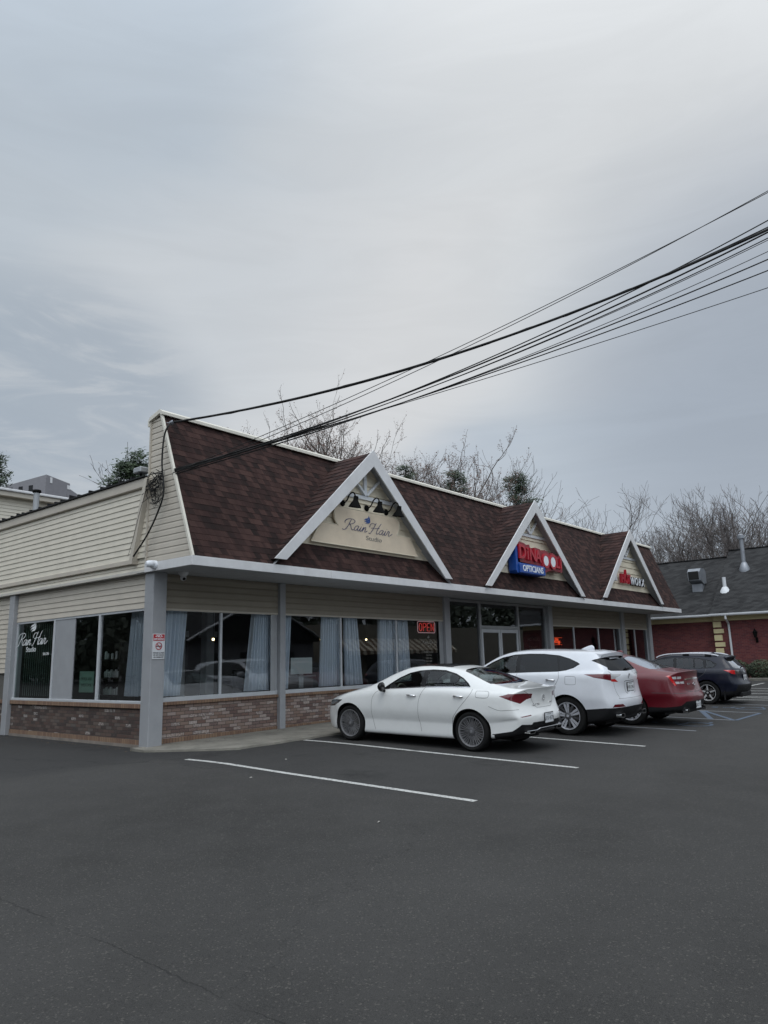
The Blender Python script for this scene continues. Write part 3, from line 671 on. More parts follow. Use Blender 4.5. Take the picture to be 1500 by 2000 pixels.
# dormers
def dormer(xc, hw, zb):
    za, yf = 6.46, F-.10                           # apex height, face of the barge boards
    m_ = (za-zb)/hw
    sh = MB()
    for sgn in (-1, 1):
        z = H_*math.floor(zb/H_)
        while z < za:
            z0 = max(z, zb); z1 = min(z+H_, za)
            def Q(zz, y, o):
                xx = (za-zz)/m_; nx, nz = m_/math.hypot(m_, 1), 1/math.hypot(m_, 1)
                return (xc+sgn*(xx+nx*o), y, zz+nz*o)
            q = [Q(z0, yf+.01, .014), Q(z0, max(YM(z0)+.05, yf+.05), .014), Q(z1, max(YM(z1)+.05, yf+.05), .003), Q(z1, yf+.01, .003)]
            l_ = [Q(z0, yf+.01, 0), Q(z0, max(YM(z0)+.05, yf+.05), 0), q[1], q[0]]
            sh.quad(*(q if sgn < 0 else q[::-1])); sh.quad(*l_); z += H_
    D = sh.build('dormer', 'shingle', B)
    V0 = Vector((0, 0, 0))
    bb = MB(); wd = .30
    for sgn in (-1, 1):
        L = math.hypot(m_, 1); nx, nz = m_/L, 1/L
        p0 = (xc, za+.05); p1 = (xc+sgn*(hw+.025), zb+.012)
        dz = wd/nz*1.0
        poly = [(p0[0], yf, p0[1]), (p1[0], yf, p1[1]), (p1[0]-sgn*wd*1.05, yf, p1[1]), (p0[0], yf, p0[1]-wd*L)]
        if sgn > 0: poly = poly[::-1]
        bb.prism(poly, (0, .035, 0))
    bo = bb.build('barge_board', 'white_trim', D, loc=V0)
    sf = MB()                                       # underside of the gable overhang
    yp = YM(4.06)+.0
    for sgn in (-1, 1):
        o = .10
        for s_ in range(14):
            f0, f1 = s_/14, (s_+1)/14
            def U(f, y): xx = hw*f; return (xc+sgn*xx, y, za-xx*m_-o)
            yy = lambda f: max(min(yp, YM(za-hw*f*m_-o)), yf+.04) if (za-hw*f*m_) < 4.1 else yp
            sf.quad(U(f0, yf+.036), U(f1, yf+.036), U(f1, yy(f1)), U(f0, yy(f0)))
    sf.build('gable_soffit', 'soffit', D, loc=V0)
    # shake panel
    zp = 4.04; pn = MB()
    hx = lambda z: (za-.09-z)/m_
    laps(pn, zp, za-.13, lambda z: (xc-hx(z), xc+hx(z)), lambda u, z, o_: (u, yp-o_, z), pitch=.235, lap=.03)
    pn.build('gable_panel', 'shake_cream', D, loc=V0)
    tr = MB(); yt = yp-.06
    zc_ = 5.36
    tr.box(xc-hx(zc_)+.0, yt, zc_-.045, xc+hx(zc_), yp+.01, zc_+.045); tr.box(xc-.05, yt-.01, zc_+.045, xc+.05, yp, za-.30)
    for sgn in (-1, 1): tr.bar((xc+sgn*.03, yt+.0, zc_+.06), (xc+sgn*.50, yt+.0, zc_+.48), .05, .085, up=(0, 1, 0))
    tr.build('gable_truss', 'shake_cream' if xc < 0 else 'white_paint', D, loc=V0)
    return yp
DX = [(13.02, 3.14, 3.56), (21.18, 3.28, 3.50), (29.28, 3.18, 3.56)]
for q in DX: YP = dormer(*q)
# shell of the interior
mb = MB()
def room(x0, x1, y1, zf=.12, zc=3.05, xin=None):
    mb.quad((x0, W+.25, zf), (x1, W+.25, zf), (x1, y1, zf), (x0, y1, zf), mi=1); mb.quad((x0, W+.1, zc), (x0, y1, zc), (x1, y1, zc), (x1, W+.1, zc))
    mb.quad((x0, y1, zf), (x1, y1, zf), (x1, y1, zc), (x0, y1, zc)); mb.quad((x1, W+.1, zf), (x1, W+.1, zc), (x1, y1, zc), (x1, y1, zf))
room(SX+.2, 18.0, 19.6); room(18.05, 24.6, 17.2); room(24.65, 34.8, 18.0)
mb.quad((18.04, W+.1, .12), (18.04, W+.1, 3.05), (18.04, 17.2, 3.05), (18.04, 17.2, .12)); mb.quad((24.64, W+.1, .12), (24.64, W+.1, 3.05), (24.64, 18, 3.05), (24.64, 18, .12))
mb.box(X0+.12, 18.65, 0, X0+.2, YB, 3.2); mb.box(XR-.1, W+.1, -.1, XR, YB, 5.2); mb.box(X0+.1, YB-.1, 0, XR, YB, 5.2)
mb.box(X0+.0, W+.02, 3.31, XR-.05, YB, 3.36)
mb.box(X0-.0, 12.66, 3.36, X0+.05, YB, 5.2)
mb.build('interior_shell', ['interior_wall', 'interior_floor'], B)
# ---------------------------------------------------------------- cars
def lerp_tab(T, y):
    ks = sorted(T)
    if y <= ks[0]: return T[ks[0]]
    if y >= ks[-1]: return T[ks[-1]]
    for i in range(len(ks)-1):
        if ks[i] <= y <= ks[i+1]:
            a, b_ = ks[i], ks[i+1]
            u = (y-a)/(b_-a)
            def sl(j):
                if j <= 0 or j >= len(ks)-1: return None
                return (T[ks[j+1]]-T[ks[j-1]])/(ks[j+1]-ks[j-1])
            d = (T[b_]-T[a])/(b_-a); m0 = sl(i); m1 = sl(i+1); m0 = d if m0 is None else m0; m1 = d if m1 is None else m1
            if m0*d < 0: m0 = 0
            if m1*d < 0: m1 = 0
            m0 = max(-3*abs(d), min(3*abs(d), m0)); m1 = max(-3*abs(d), min(3*abs(d), m1)); h = b_-a
            return (2*u**3-3*u**2+1)*T[a]+(u**3-2*u**2+u)*h*m0+(-2*u**3+3*u**2)*T[b_]+(u**3-u**2)*h*m1
def section(S, y):
    W_ = lerp_tab(S['W'], y); zb = lerp_tab(S['zb'], y); xb = min(lerp_tab(S['xb'], y), W_-.01); ze = lerp_tab(S['ze'], y); xe = lerp_tab(S['xe'], y); zc = lerp_tab(S['zc'], y); z0 = lerp_tab(S['z0'], y)
    hm = S.get('zw', .62); hs = S.get('zs', .10)
    P = [(0, z0), (W_*.82, z0), (W_-.045, z0+.012), (W_-.035+S.get('tuck', 0)*.5, z0+.13), (W_-.02+S.get('tuck', 0), z0+.27), (W_, hm), (W_-.012, (hm+zb)/2+.02), (W_-.03-S.get('sh', 0), zb-hs*.45), (xb, zb), ((xb+xe)/2+.025*min(1, abs(ze-zb)*4), (zb+ze)/2), (xe, ze), (xe*.86, ze+(zc-ze)*.42), (xe*.5, ze+(zc-ze)*.85), (0, zc)]
    return P
NK = 14
def carshell(S, lev=3):
    ys = S['rings']; yt, yn = S['yt'], S['yn']        # tail / nose height fields (x, z) -> y
    bt, bn = S['bt'], S['bn']                         # where the shear towards them starts
    rings = []
    for y in ys:
        sec = section(S, y); R_ = []
        for (x, z) in sec:
            yy = y
            if y < bt: w = ((bt-y)/(bt-ys[0])); yy = y*(1-w)+w*yt(x, z)
            if y > bn: w = ((y-bn)/(ys[-1]-bn)); yy = y*(1-w)+w*yn(x, z)
            R_.append(Vector((x, yy, z)))
        rings.append(R_)
    def caps(R_, f, zc0, facs):
        out = []
        for s in facs:
            L = []
            for v in R_:
                x, z = v.x*s, zc0+(v.z-zc0)*s
                L.append(Vector((x, f(x, z), z)))
            out.append(L)
        return out
    tc_ = caps(rings[0], yt, S.get('ztc', .65), S.get('capf', (.96, .86, .70, .5, .3, .12)))
    nc = caps(rings[-1], yn, .55, (.96, .85, .65, .4, .15))
    allr = tc_[::-1]+rings+nc
    bm = bmesh.new(); N = 2*NK-2
    V = []
    for R_ in allr:
        full = list(R_)+[Vector((-v.x, v.y, v.z)) for v in R_[-2:0:-1]]
        V.append([bm.verts.new(v) for v in full])
    for a, b_ in zip(V[:-1], V[1:]):
        for k in range(N): bm.faces.new((a[k], b_[k], b_[(k+1) % N], a[(k+1) % N]))
    bm.faces.new(V[0]); bm.faces.new(V[-1][::-1])
    bmesh.ops.recalc_face_normals(bm, faces=bm.faces)
    cl = bm.edges.layers.float.new('crease_edge')
    ir0 = len(tc_)
    for k, c_ in S.get('crease', {}).items():
        for i in range(len(V)-1):
            if i < ir0 or i >= ir0+len(rings)-1: continue
            for kk in {k, (N-k) % N}:
                e = bm.edges.get((V[i][kk], V[i+1][kk]))
                if e: e[cl] = c_
    for k in S.get('lip', []):
        for kk in (k, (N-k-1) % N):
            e = bm.edges.get((V[ir0][kk], V[ir0][(kk+1) % N]))
            if e: e[cl] = S.get('lipc', .75)
    me = bpy.data.meshes.new('tmp'); bm.to_mesh(me); bm.free()
    o = bpy.data.objects.new('tmp', me); COL.objects.link(o); md = o.modifiers.new('s', 'SUBSURF'); md.levels = lev; md.render_levels = lev
    dg = bpy.context.evaluated_depsgraph_get(); m2 = bpy.data.meshes.new_from_object(o.evaluated_get(dg)); bpy.data.objects.remove(o); bpy.data.meshes.remove(me)
    bm = bmesh.new(); bm.from_mesh(m2); bpy.data.meshes.remove(m2); bm.normal_update()
    if sum(f.normal.x*f.calc_center_median().x for f in bm.faces) < 0: bmesh.ops.reverse_faces(bm, faces=bm.faces)
    bm.normal_update()
    return bm
PROJ = {'side': (Vector((0, 1, 0)), Vector((0, 0, 1))), 'rear': (Vector((1, 0, 0)), Vector((0, 0, 1))), 'top': (Vector((1, 0, 0)), Vector((0, 1, 0))),
        'corner': (Vector((1, -1, 0)).normalized(), Vector((0, 0, 1))), 'fcorner': (Vector((1, 1, 0)).normalized(), Vector((0, 0, 1)))}
def inpoly(p, poly):
    x, y = p; c = False; n = len(poly)
    for i in range(n):
        (x1, y1), (x2, y2) = poly[i], poly[i-1]
        if (y1 > y) != (y2 > y) and x < (x2-x1)*(y-y1)/(y2-y1)+x1: c = not c
    return c
def cutfeat(bm, poly, proj, filt, tg, lay):
    U, V = PROJ[proj]
    us = [p[0] for p in poly]; vs_ = [p[1] for p in poly]; pad = .03
    u0, u1, v0, v1 = min(us)-pad, max(us)+pad, min(vs_)-pad, max(vs_)+pad
    def near():
        out = []
        for f in bm.faces:
            c_ = f.calc_center_median(); u, v = c_.dot(U), c_.dot(V)
            if u0-.06 < u < u1+.06 and v0-.06 < v < v1+.06 and filt(c_, f.normal): out.append(f)
        return out
    cand = near(); n = len(poly)
    for i in range(n):
        a, b_ = poly[i], poly[(i+1) % n]; du, dv = b_[0]-a[0], b_[1]-a[1]
        if abs(du)+abs(dv) < 1e-6: continue
        no = (V*du-U*dv).normalized(); co = U*a[0]+V*a[1]
        s0, s1, t0, t1 = min(a[0], b_[0])-.012, max(a[0], b_[0])+.012, min(a[1], b_[1])-.012, max(a[1], b_[1])+.012
        sel = []
        for f in cand:
            if not f.is_valid: continue
            fu = [v.co.dot(U) for v in f.verts]; fv = [v.co.dot(V) for v in f.verts]
            if max(fu) >= s0 and min(fu) <= s1 and max(fv) >= t0 and min(fv) <= t1: sel.append(f)
        if not sel: continue
        es = {e for f in sel for e in f.edges}; vsx = {v for f in sel for v in f.verts}
        bmesh.ops.bisect_plane(bm, geom=sel+list(es)+list(vsx), dist=1e-5, plane_co=co, plane_no=no)
        cand = near()
    for f in cand:
        c_ = f.calc_center_median()
        if inpoly((c_.dot(U), c_.dot(V)), poly) and filt(c_, f.normal): f[lay] = tg
def arc(cy, cz, r, n=40, a0=0, a1=360): return [(cy+r*math.cos(math.radians(a0+(a1-a0)*i/n)), cz+r*math.sin(math.radians(a0+(a1-a0)*i/n))) for i in range(n)]
def wheel(parent, x, y, S, side):
    r = S['tyre_r']; w = S['tyre_w']; rr = S['rim_r']; sg = side
    We = bpy.data.objects.new('wheel', None); COL.objects.link(We); We.parent = parent; We.location = (x, y, r)
    ax = (sg, 0, 0)       # outward
    h = w/2
    MB().lathe([(rr-.01, -h), (rr+.01, -h), (r-.02, -h+.005), (r-.004, -h+.03), (r, -h+.05), (r, h-.05), (r-.004, h-.03), (r-.022, h-.003), (rr+.035, h+.004), (rr+.008, h-.006), (rr-.008, h-.012)], (0, 0, 0), ax, 48).build('tyre', 'rubber', We, auto=40, loc=Vector((0, 0, 0)))
    rim = MB(); a_, b_ = 0, 1
    rim.lathe([(rr-.002, h-.016), (rr-.004, h-.002), (rr-.016, h-.004), (rr-.022, h-.02), (rr-.03, 0), (rr-.03, -h+.01)], (0, 0, 0), ax, 48, mi=1)
    rim.lathe([(rr*.62, -.05), (rr*.62, -.04), (.05, -.04), (.0, -.04)], (0, 0, 0), ax, 32, mi=2)
    rim.lathe([(rr-.02, -.06), (.0, -.06)], (0, 0, 0), ax, 32, mi=0)
    face = h-.012
    def spoke(a, r0, r1, w0, w1, mi, d0, d1, th=.022):
        ca, sa = math.cos(a), math.sin(a); t0 = Vector((0, -sa, ca)); d = Vector((0, ca, sa)); X = Vector((sg, 0, 0))
        A = d*r0; B_ = d*r1
        q = [A-t0*w0/2+X*d0, B_-t0*w1/2+X*d1, B_+t0*w1/2+X*d1, A+t0*w0/2+X*d0]
        if sg < 0: q = q[::-1]
        rim.prism(q[::-1], X*-th, mi)
    def spoke2(a0, a1, r0, r1, w0, w1, mi, d0, d1):    # spoke between different angles at hub and rim
        X = Vector((sg, 0, 0)); A = Vector((0, math.cos(a0), math.sin(a0)))*r0; B_ = Vector((0, math.cos(a1), math.sin(a1)))*r1; d = (B_-A).normalized(); t0 = X.cross(d)
        q = [A-t0*w0/2+X*d0, B_-t0*w1/2+X*d1, B_+t0*w1/2+X*d1, A+t0*w0/2+X*d0]
        rim.prism(q[::-1] if sg < 0 else q, X*-.02, mi)
    st = S['spokes']
    if st == 'multi':
        for k in range(10):
            a = 2*math.pi*k/10
            for da, db in ((-.075, -.13), (.075, .13)):
                spoke2(a+da, a+db, .05, rr-.014, .008, .010, 1, face-.022, face-.004); 
            spoke2(a+.314, a+.314+.0, .09, rr-.014, .006, .009, 1, face-.020, face-.004)
    elif st == 'ten':
        for k in range(5):
            a = 2*math.pi*k/5+.2
            for da, db, mi in ((-.24, -.15, 1), (.24, .15, 1)): spoke2(a+da, a+db, .055, rr-.014, .024, .050, mi, face-.02, face-.002)
            spoke2(a+.628, a+.628, .05, rr-.014, .024, .045, 3, face-.026, face-.008)
    elif st == 'five':
        for k in range(5):
            a = 2*math.pi*k/5+.31
            spoke2(a, a, .045, rr-.014, .05, .034, 1, face-.02, face-.002); 
            for da in (-.13, .13): spoke2(a+da*.4, a+da*1.6, .09, rr-.014, .016, .014, 3, face-.026, face-.008)
    rim.lathe([(.068, face-.03), (.066, face-.008), (.045, face-.001), (.03, face), (.0, face)], (0, 0, 0), ax, 24, mi=3)
    rim.lathe([(.027, face+.001), (.024, face+.006), (0, face+.006)], (0, 0, 0), ax, 20, mi=1)
    mats = ['rubber', S['rim_a'], 'disc', S['rim_b']]
    rim.build('rim', mats, We, auto=35, loc=Vector((0, 0, 0)))
    return We
def ribbon(mb, bvh, pts, proj, w, off=.002, mi=0, far=3):
    """narrow band laid on the body along a path given in a projection plane"""
    U, V = PROJ[proj]; D = {'side': Vector((1, 0, 0)), 'rear': Vector((0, 1, 0)), 'top': Vector((0, 0, -1)), 'corner': Vector((1, 1, 0)).normalized(), 'fcorner': Vector((1, -1, 0)).normalized()}[proj]
    P2 = smooth_pts([(p[0], p[1], 0) for p in pts], 5) if len(pts) > 2 else [Vector((pts[0][0]+(pts[1][0]-pts[0][0])*i/12, pts[0][1]+(pts[1][1]-pts[0][1])*i/12, 0)) for i in range(13)]
    H = []
    for p in P2:
        o = U*p.x+V*p.y-D*far; h = bvh.ray_cast(o, D)
        H.append((h[0], h[1]) if h[0] else None)
    for a, b_ in zip(H[:-1], H[1:]):
        if not a or not b_: continue
        d = b_[0]-a[0]
        if d.length > .25 or d.length < 1e-5: continue
        def side(h): s = h[1].cross(d).normalized()*w/2; return h[0]+h[1]*off-s, h[0]+h[1]*off+s
        a0, a1 = side(a); b0, b1 = side(b_); mb.quad(a0, b0, b1, a1, mi=mi)
def raypt(bvh, proj, u, v, far=3):
    U, V = PROJ[proj]; D = {'side': Vector((1, 0, 0)), 'rear': Vector((0, 1, 0)), 'top': Vector((0, 0, -1)), 'corner': Vector((1, 1, 0)).normalized()}[proj]
    h = bvh.ray_cast(U*u+V*v-D*far, D); return h[0], h[1]
def mirror_bm(bm):
    g = bmesh.ops.duplicate(bm, geom=list(bm.verts)+list(bm.edges)+list(bm.faces))
    nf = [f for f in g['geom'] if isinstance(f, bmesh.types.BMFace)]; nv = [v for v in g['geom'] if isinstance(v, bmesh.types.BMVert)]
    for v in nv: v.co.x = -v.co.x
    bmesh.ops.reverse_faces(bm, faces=nf); bmesh.ops.remove_doubles(bm, verts=[v for v in bm.verts if abs(v.co.x) < .002], dist=.0008)
def plate_(car, bvh, zc, txt, x=0, w=.305, h=.152, tilt=0, y=None):
    if y is None: y = raypt(bvh, 'rear', x, zc)[0].y-.014
    Mx = frame((x, y, zc), (1, 0, 0), (0, math.sin(tilt), math.cos(tilt)))
    mb = MB(); bm = bmesh.new(); bmesh.ops.create_cube(bm, size=1)
    for v in bm.verts: v.co = Vector((v.co.x*(w+.026), v.co.y*(h+.026), v.co.z*.008-.006))
    mb.add_bm(bm, 1, Mx); 
    for v in bm.verts: v.co = Vector((v.co.x/(w+.026)*w, v.co.y/(h+.026)*h, v.co.z+.006))
    mb.add_bm(bm, 0, Mx); bm.free()
    addtext(mb, txt, .088, Mx @ Matrix.Translation((0, -.012, .003)), .003, 2, sx=.95, bold=.001)
    addtext(mb, 'NEW YORK', .026, Mx @ Matrix.Translation((0, .058, .003)), .003, 2)
    return mb.build('licence_plate', ['plate', 'black_plastic', 'letter_black'], car)
def build_car(S, name, label, loc, yaw):
    g = .0225; gx = .01016
    car = empty(name, label, 'car', loc, 'cars parked nose-in at the shop front', world=False)
    car.rotation_euler = (math.atan(g), -math.atan(gx), yaw)
    bm = carshell(S, S.get('lev', 3))
    full = BVHTree.FromBMesh(bm)
    bmesh.ops.delete(bm, geom=[f for f in bm.faces if f.calc_center_median().x > 1e-4], context='FACES')
    bmesh.ops.delete(bm, geom=[v for v in bm.verts if not v.link_faces], context='VERTS')
    lay = bm.faces.layers.int.new('part')
    names = ['body']+[f[0] for f in S['feat']]
    for i, (nm, mat, proj, poly, filt, *r) in enumerate(S['feat']):
        cutfeat(bm, poly, proj, filt, i+1, lay)
    for ya in (0, S['wb']):
        cutfeat(bm, arc(ya, S['tyre_r']+S.get('adz', .0), S['arch_r'], 44), 'side', lambda c_, n: c_.x < -.3 and c_.z < S['tyre_r']+S['arch_r']+.03, -1, lay)
    bmesh.ops.delete(bm, geom=[f for f in bm.faces if f[lay] == -1], context='FACES')
    for f in bm.faces: f.smooth = True
    mats = [S['paint']]; groups = {}
    for i, ft in enumerate(S['feat']):
        spl = 'split' if ft[0] != 'lower_bumper' and (ft[2] != 'rear' or len(ft) > 5) and ft[2] != 'top' else None
        groups.setdefault((ft[0], ft[1], spl, i if spl else 0), []).append(i+1)
    def extract(tags, nm, mat, mirror=True, keep=None, thick=None):
        b2 = bm.copy(); l2 = b2.faces.layers.int['part']
        bmesh.ops.delete(b2, geom=[f for f in b2.faces if f[l2] not in tags], context='FACES')
        if not b2.faces: b2.free(); return None
        out = []
        def fin(b3, nm):
            me = bpy.data.meshes.new(nm); 
            if thick: 
                for v in b3.verts: v.co -= v.normal*thick
            b3.to_mesh(me); b3.free(); me.materials.append(MATS[mat]); o = link(nm, me, car, Vector((0, 0, 0))); return o
        if mirror == 'split':
            b3 = b2.copy()
            for v in b3.verts: v.co.x = -v.co.x
            bmesh.ops.reverse_faces(b3, faces=b3.faces); b3.normal_update(); out.append(fin(b3, nm)); out.append(fin(b2, nm))
        else:
            mirror_bm(b2); b2.normal_update(); out.append(fin(b2, nm))
        return out
    body = extract([0], 'body', S['paint'])[0]; S['body'] = body
    for (nm, mat, mode, _), tags in groups.items(): extract(tags, nm, mat, 'split' if mode == 'split' else True, thick=.004 if 'window' in nm or 'windscreen' in nm else None)
    bm.free()
    # wheels and wells
    tw = S['track']
    well = MB()
    for ya in (0, S['wb']):
        for sg in (-1, 1):
            wheel(car, sg*(tw-S['tyre_w']/2), ya, S, sg)
            R_ = S['arch_r']+.012; zc = S['tyre_r']+S.get('adz', 0)
            for i in range(24):
                a0, a1 = math.radians(-20+220*i/24), math.radians(-20+220*(i+1)/24)
                p = [(x_, ya+R_*math.cos(a), zc+R_*math.sin(a)) for a in (a0, a1) for x_ in (sg*(tw-.05), sg*(tw-.42))]
                well.quad(p[0], p[1], p[3], p[2])
                well.quad((sg*(tw-.42), ya, zc), p[1], p[3])
    well.box(-(tw-.42), -.6, S['tyre_r']*.55, tw-.42, S['wb']+.5, S['tyre_r']*.55+.06)
    well.build('wheel_arch_liner', 'black_plastic', car)
    # interior
    it = MB(); bz = .50
    it.box(-.66, .0, .30, .66, S['wb']-.5, .36)
    for xx in (-.37, .37):
        for yy in (S['seat'][0], S['seat'][1]):
            it.box(xx-.25, yy-.05, .40, xx+.25, yy+.48, .56+S['sz'], bev=.05); it.prism([(xx-.24, yy-.02, .52+S['sz']), (xx-.24, yy-.22, 1.08+S['sz']), (xx-.24, yy-.12, 1.10+S['sz']), (xx-.24, yy+.12, .55+S['sz'])], (.48, 0, 0)); it.box(xx-.13, yy-.25, 1.10+S['sz'], xx+.13, yy-.15, 1.27+S['sz'], bev=.04)
    it.box(-.70, S['dash'], .50, .70, S['dash']+.5, S['dz'], bev=.05); it.box(-.66, S['seat'][1]-.75, .5, .66, S['seat'][1]-.30, S['dz']-.02)
    it.lathe([(.185, 0), (.20, .012), (.185, .024), (.17, .012), (.185, 0)], (-.37, S['dash']-.16, S['dz']-.05), (0, -.9, .4), 24)
    it.build('interior', S.get('seatmat', 'seat'), car)
    CURBODY[0] = body; S['extra'](car, full, S)
    return car
L = lambda c_, n: c_.x < -.25
REAR = lambda c_, n: c_.y < 0 and n.y < -.15
def seams(car, bvh, lines, w=.0055, name='panel_gap', mat='seam'):
    mb = MB()
    for proj, pts in lines:
        ribbon(mb, bvh, pts, proj, w)
        if proj in ('side',):      # the far flank too
            P = MB(); ribbon(P, bvh, pts, proj, w); i = len(mb.v)
            mb.v += [(-v[0], v[1], v[2]) for v in P.v]; mb.f += [tuple(i+k for k in f[::-1]) for f in P.f]; mb.m += P.m
    return join_into(CURBODY[0], mb, mat)
CURBODY = [None]
def join_into(o, mb, mat):
    me = o.data; me.materials.append(MATS[mat]); k = len(me.materials)-1; bm = bmesh.new(); bm.from_mesh(me)
    vs = [bm.verts.new(v) for v in mb.v]
    for f in mb.f:
        fc = bm.faces.new([vs[i] for i in f]); fc.material_index = k; fc.smooth = True
    bm.to_mesh(me); bm.free(); return o
def handles(car, bvh, pts, mat):
    for sg in (1, -1):
        for (y, z) in pts:
            p, n = raypt(bvh, 'side', y, z); mb = MB(); n = n.normalized()
            mb.tube([p+Vector((0, .10, .004))-n*.005, p+Vector((0, .085, .004))+n*.022, p+Vector((0, 0, .002))+n*.030, p+Vector((0, -.085, 0))+n*.022, p+Vector((0, -.10, 0))-n*.005], [.010, .014, .015, .014, .010], 8)
            if sg < 0: mb.v = [(-v[0], v[1], v[2]) for v in mb.v]; mb.f = [f[::-1] for f in mb.f]
            mb.build('door_handle', mat, car, smooth=True)
def mirrors(car, y, z, x, cap, base='black_gloss'):
    for sg in (-1, 1):
        bm = bmesh.new(); bmesh.ops.create_uvsphere(bm, u_segments=16, v_segments=10, radius=1)
        for v in bm.verts:
            v.co = Vector((v.co.x*.115, v.co.y*.085 if v.co.y > 0 else v.co.y*.03, v.co.z*.088))
        bmesh.ops.rotate(bm, verts=bm.verts, cent=(0, 0, 0), matrix=Matrix.Rotation(sg*-.25, 3, 'Z'))
        mb = MB(); mb.add_bm(bm, 0, Matrix.Translation((sg*(x+.10), y, z))); bm.free()
        mb.tube([(sg*(x-.03), y+.03, z-.09), (sg*(x+.04), y+.01, z-.07), (sg*(x+.08), y, z-.02)], [.03, .026, .03], 8, mi=1)
        mb.build('side_mirror', [cap, base], car, smooth=True)
def fin(car, y, z, mat, s=1.0):
    bm = bmesh.new(); bmesh.ops.create_uvsphere(bm, u_segments=14, v_segments=10, radius=1); 
    for v in bm.verts: zz = max(v.co.z, -.2); v.co = Vector((v.co.x*.028*(1-.5*max(zz, 0)), (v.co.y*(1-.45*max(zz, 0))*.12-.07*max(zz, 0)), zz*.065))*s
    mb = MB(); mb.add_bm(bm, 0, Matrix.Translation((0, y, z))); bm.free(); mb.build('antenna_fin', mat, car, smooth=True)
def exhaust(car, x, y, z, w, h, mat='chrome'):
    mb = MB(); pts = []
    for i in range(24):
        a = 2*math.pi*i/24; c_, s_ = math.cos(a), math.sin(a)
        pts.append((abs(c_)**.6*math.copysign(1, c_), abs(s_)**.6*math.copysign(1, s_)))
    for k in range(24):
        a, b_ = pts[k], pts[(k+1) % 24]
        A = lambda p, s, yy: (x+p[0]*w/2*s, yy, z+p[1]*h/2*s)
        mb.quad(A(a, 1, y), A(b_, 1, y), A(b_, 1, y+.1), A(a, 1, y+.1)); mb.quad(A(b_, .84, y), A(a, .84, y), A(a, .84, y+.08), A(b_, .84, y+.08), mi=1); mb.quad(A(a, .84, y), A(b_, .84, y), A(b_, 1, y), A(a, 1, y))
        mb.quad((x, y+.08, z), A(a, .84, y+.08), A(b_, .84, y+.08), mi=1)
    mb.build('exhaust_tip', [mat, 'dark_gap'], car, smooth=False)
def hf(T, c2, c6, hw, vx=.0):
    def f(x, z):
        a = abs(x)/hw
        return lerp_tab(T, z)+c2*a*a+c6*a**6
    return f
# white four-door coupe
CLA = dict(paint='paint_white', wb=2.729, tyre_r=.33, tyre_w=.225, rim_r=.254, arch_r=.380, track=.868, spokes='multi', rim_a='rim_mid', rim_b='rim_dark',
  seat=(.35, 1.30), sz=-.06, dash=1.95, dz=.93, seatmat='seat_light',
  rings=[-.86, -.70, -.52, -.25, .05, .4, .75, 1.15, 1.55, 1.95, 2.25, 2.5, 2.75, 3.0, 3.2, 3.38],
  bt=-.45, bn=3.05,
  yt=hf({.20: -.86, .32: -.95, .46: -1.02, .58: -1.03, .64: -1.0, .72: -.955, .88: -.94, .98: -.955, 1.05: -.985}, .085, .12, .80),
  yn=hf({.15: 3.56, .3: 3.63, .5: 3.66, .62: 3.64, .72: 3.58, .8: 3.48}, -.14, -.34, .80),
  W={-.86: .80, -.7: .835, -.4: .885, 0: .912, .4: .905, 1.0: .893, 1.8: .89, 2.3: .898, 2.75: .912, 3.1: .88, 3.38: .80},
  z0={-.86: .30, -.5: .24, 0: .18, 2.7: .16, 3.38: .19},
  zb={-.86: 1.0, -.5: 1.0, -.1: 1.02, .5: 1.035, 1.2: 1.01, 1.9: .975, 2.3: .955, 2.75: .905, 3.1: .81, 3.38: .70},
  xb={-.86: .70, -.5: .77, 0: .80, .6: .815, 1.8: .825, 2.4: .83, 2.8: .82, 3.1: .76, 3.38: .66},
  ze={-.86: 1.035, -.6: 1.045, -.35: 1.10, -.1: 1.19, .2: 1.29, .55: 1.365, 1.0: 1.395, 1.35: 1.385, 1.7: 1.30, 2.0: 1.16, 2.3: 1.02, 2.6: .965, 3.0: .87, 3.38: .74},
  xe={-.86: .60, -.6: .66, -.35: .66, 0: .60, .5: .56, 1.1: .565, 1.6: .59, 2.0: .655, 2.35: .73, 2.7: .66, 3.0: .60, 3.38: .48},
  zc={-.86: 1.05, -.6: 1.058, -.41: 1.078, -.1: 1.21, .22: 1.35, .55: 1.412, 1.0: 1.44, 1.4: 1.435, 1.75: 1.375, 2.1: 1.20, 2.42: 1.03, 2.7: .985, 3.0: .915, 3.38: .79},
  zw=.60, crease={8: .35, 10: .25, 5: .15, 4: .5}, lip=[10, 11, 12], lipc=.85, tuck=-.030, sh=.0)
wintop = [(1.92, 1.00), (1.80, 1.085), (1.62, 1.195), (1.42, 1.28), (1.2, 1.325), (.92, 1.345), (.65, 1.335), (.41, 1.28), (.23, 1.205), (.1, 1.125), (.03, 1.065)]
winbot = [(.12, 1.058), (.39, 1.057), (1.08, 1.04), (1.92, .985)]
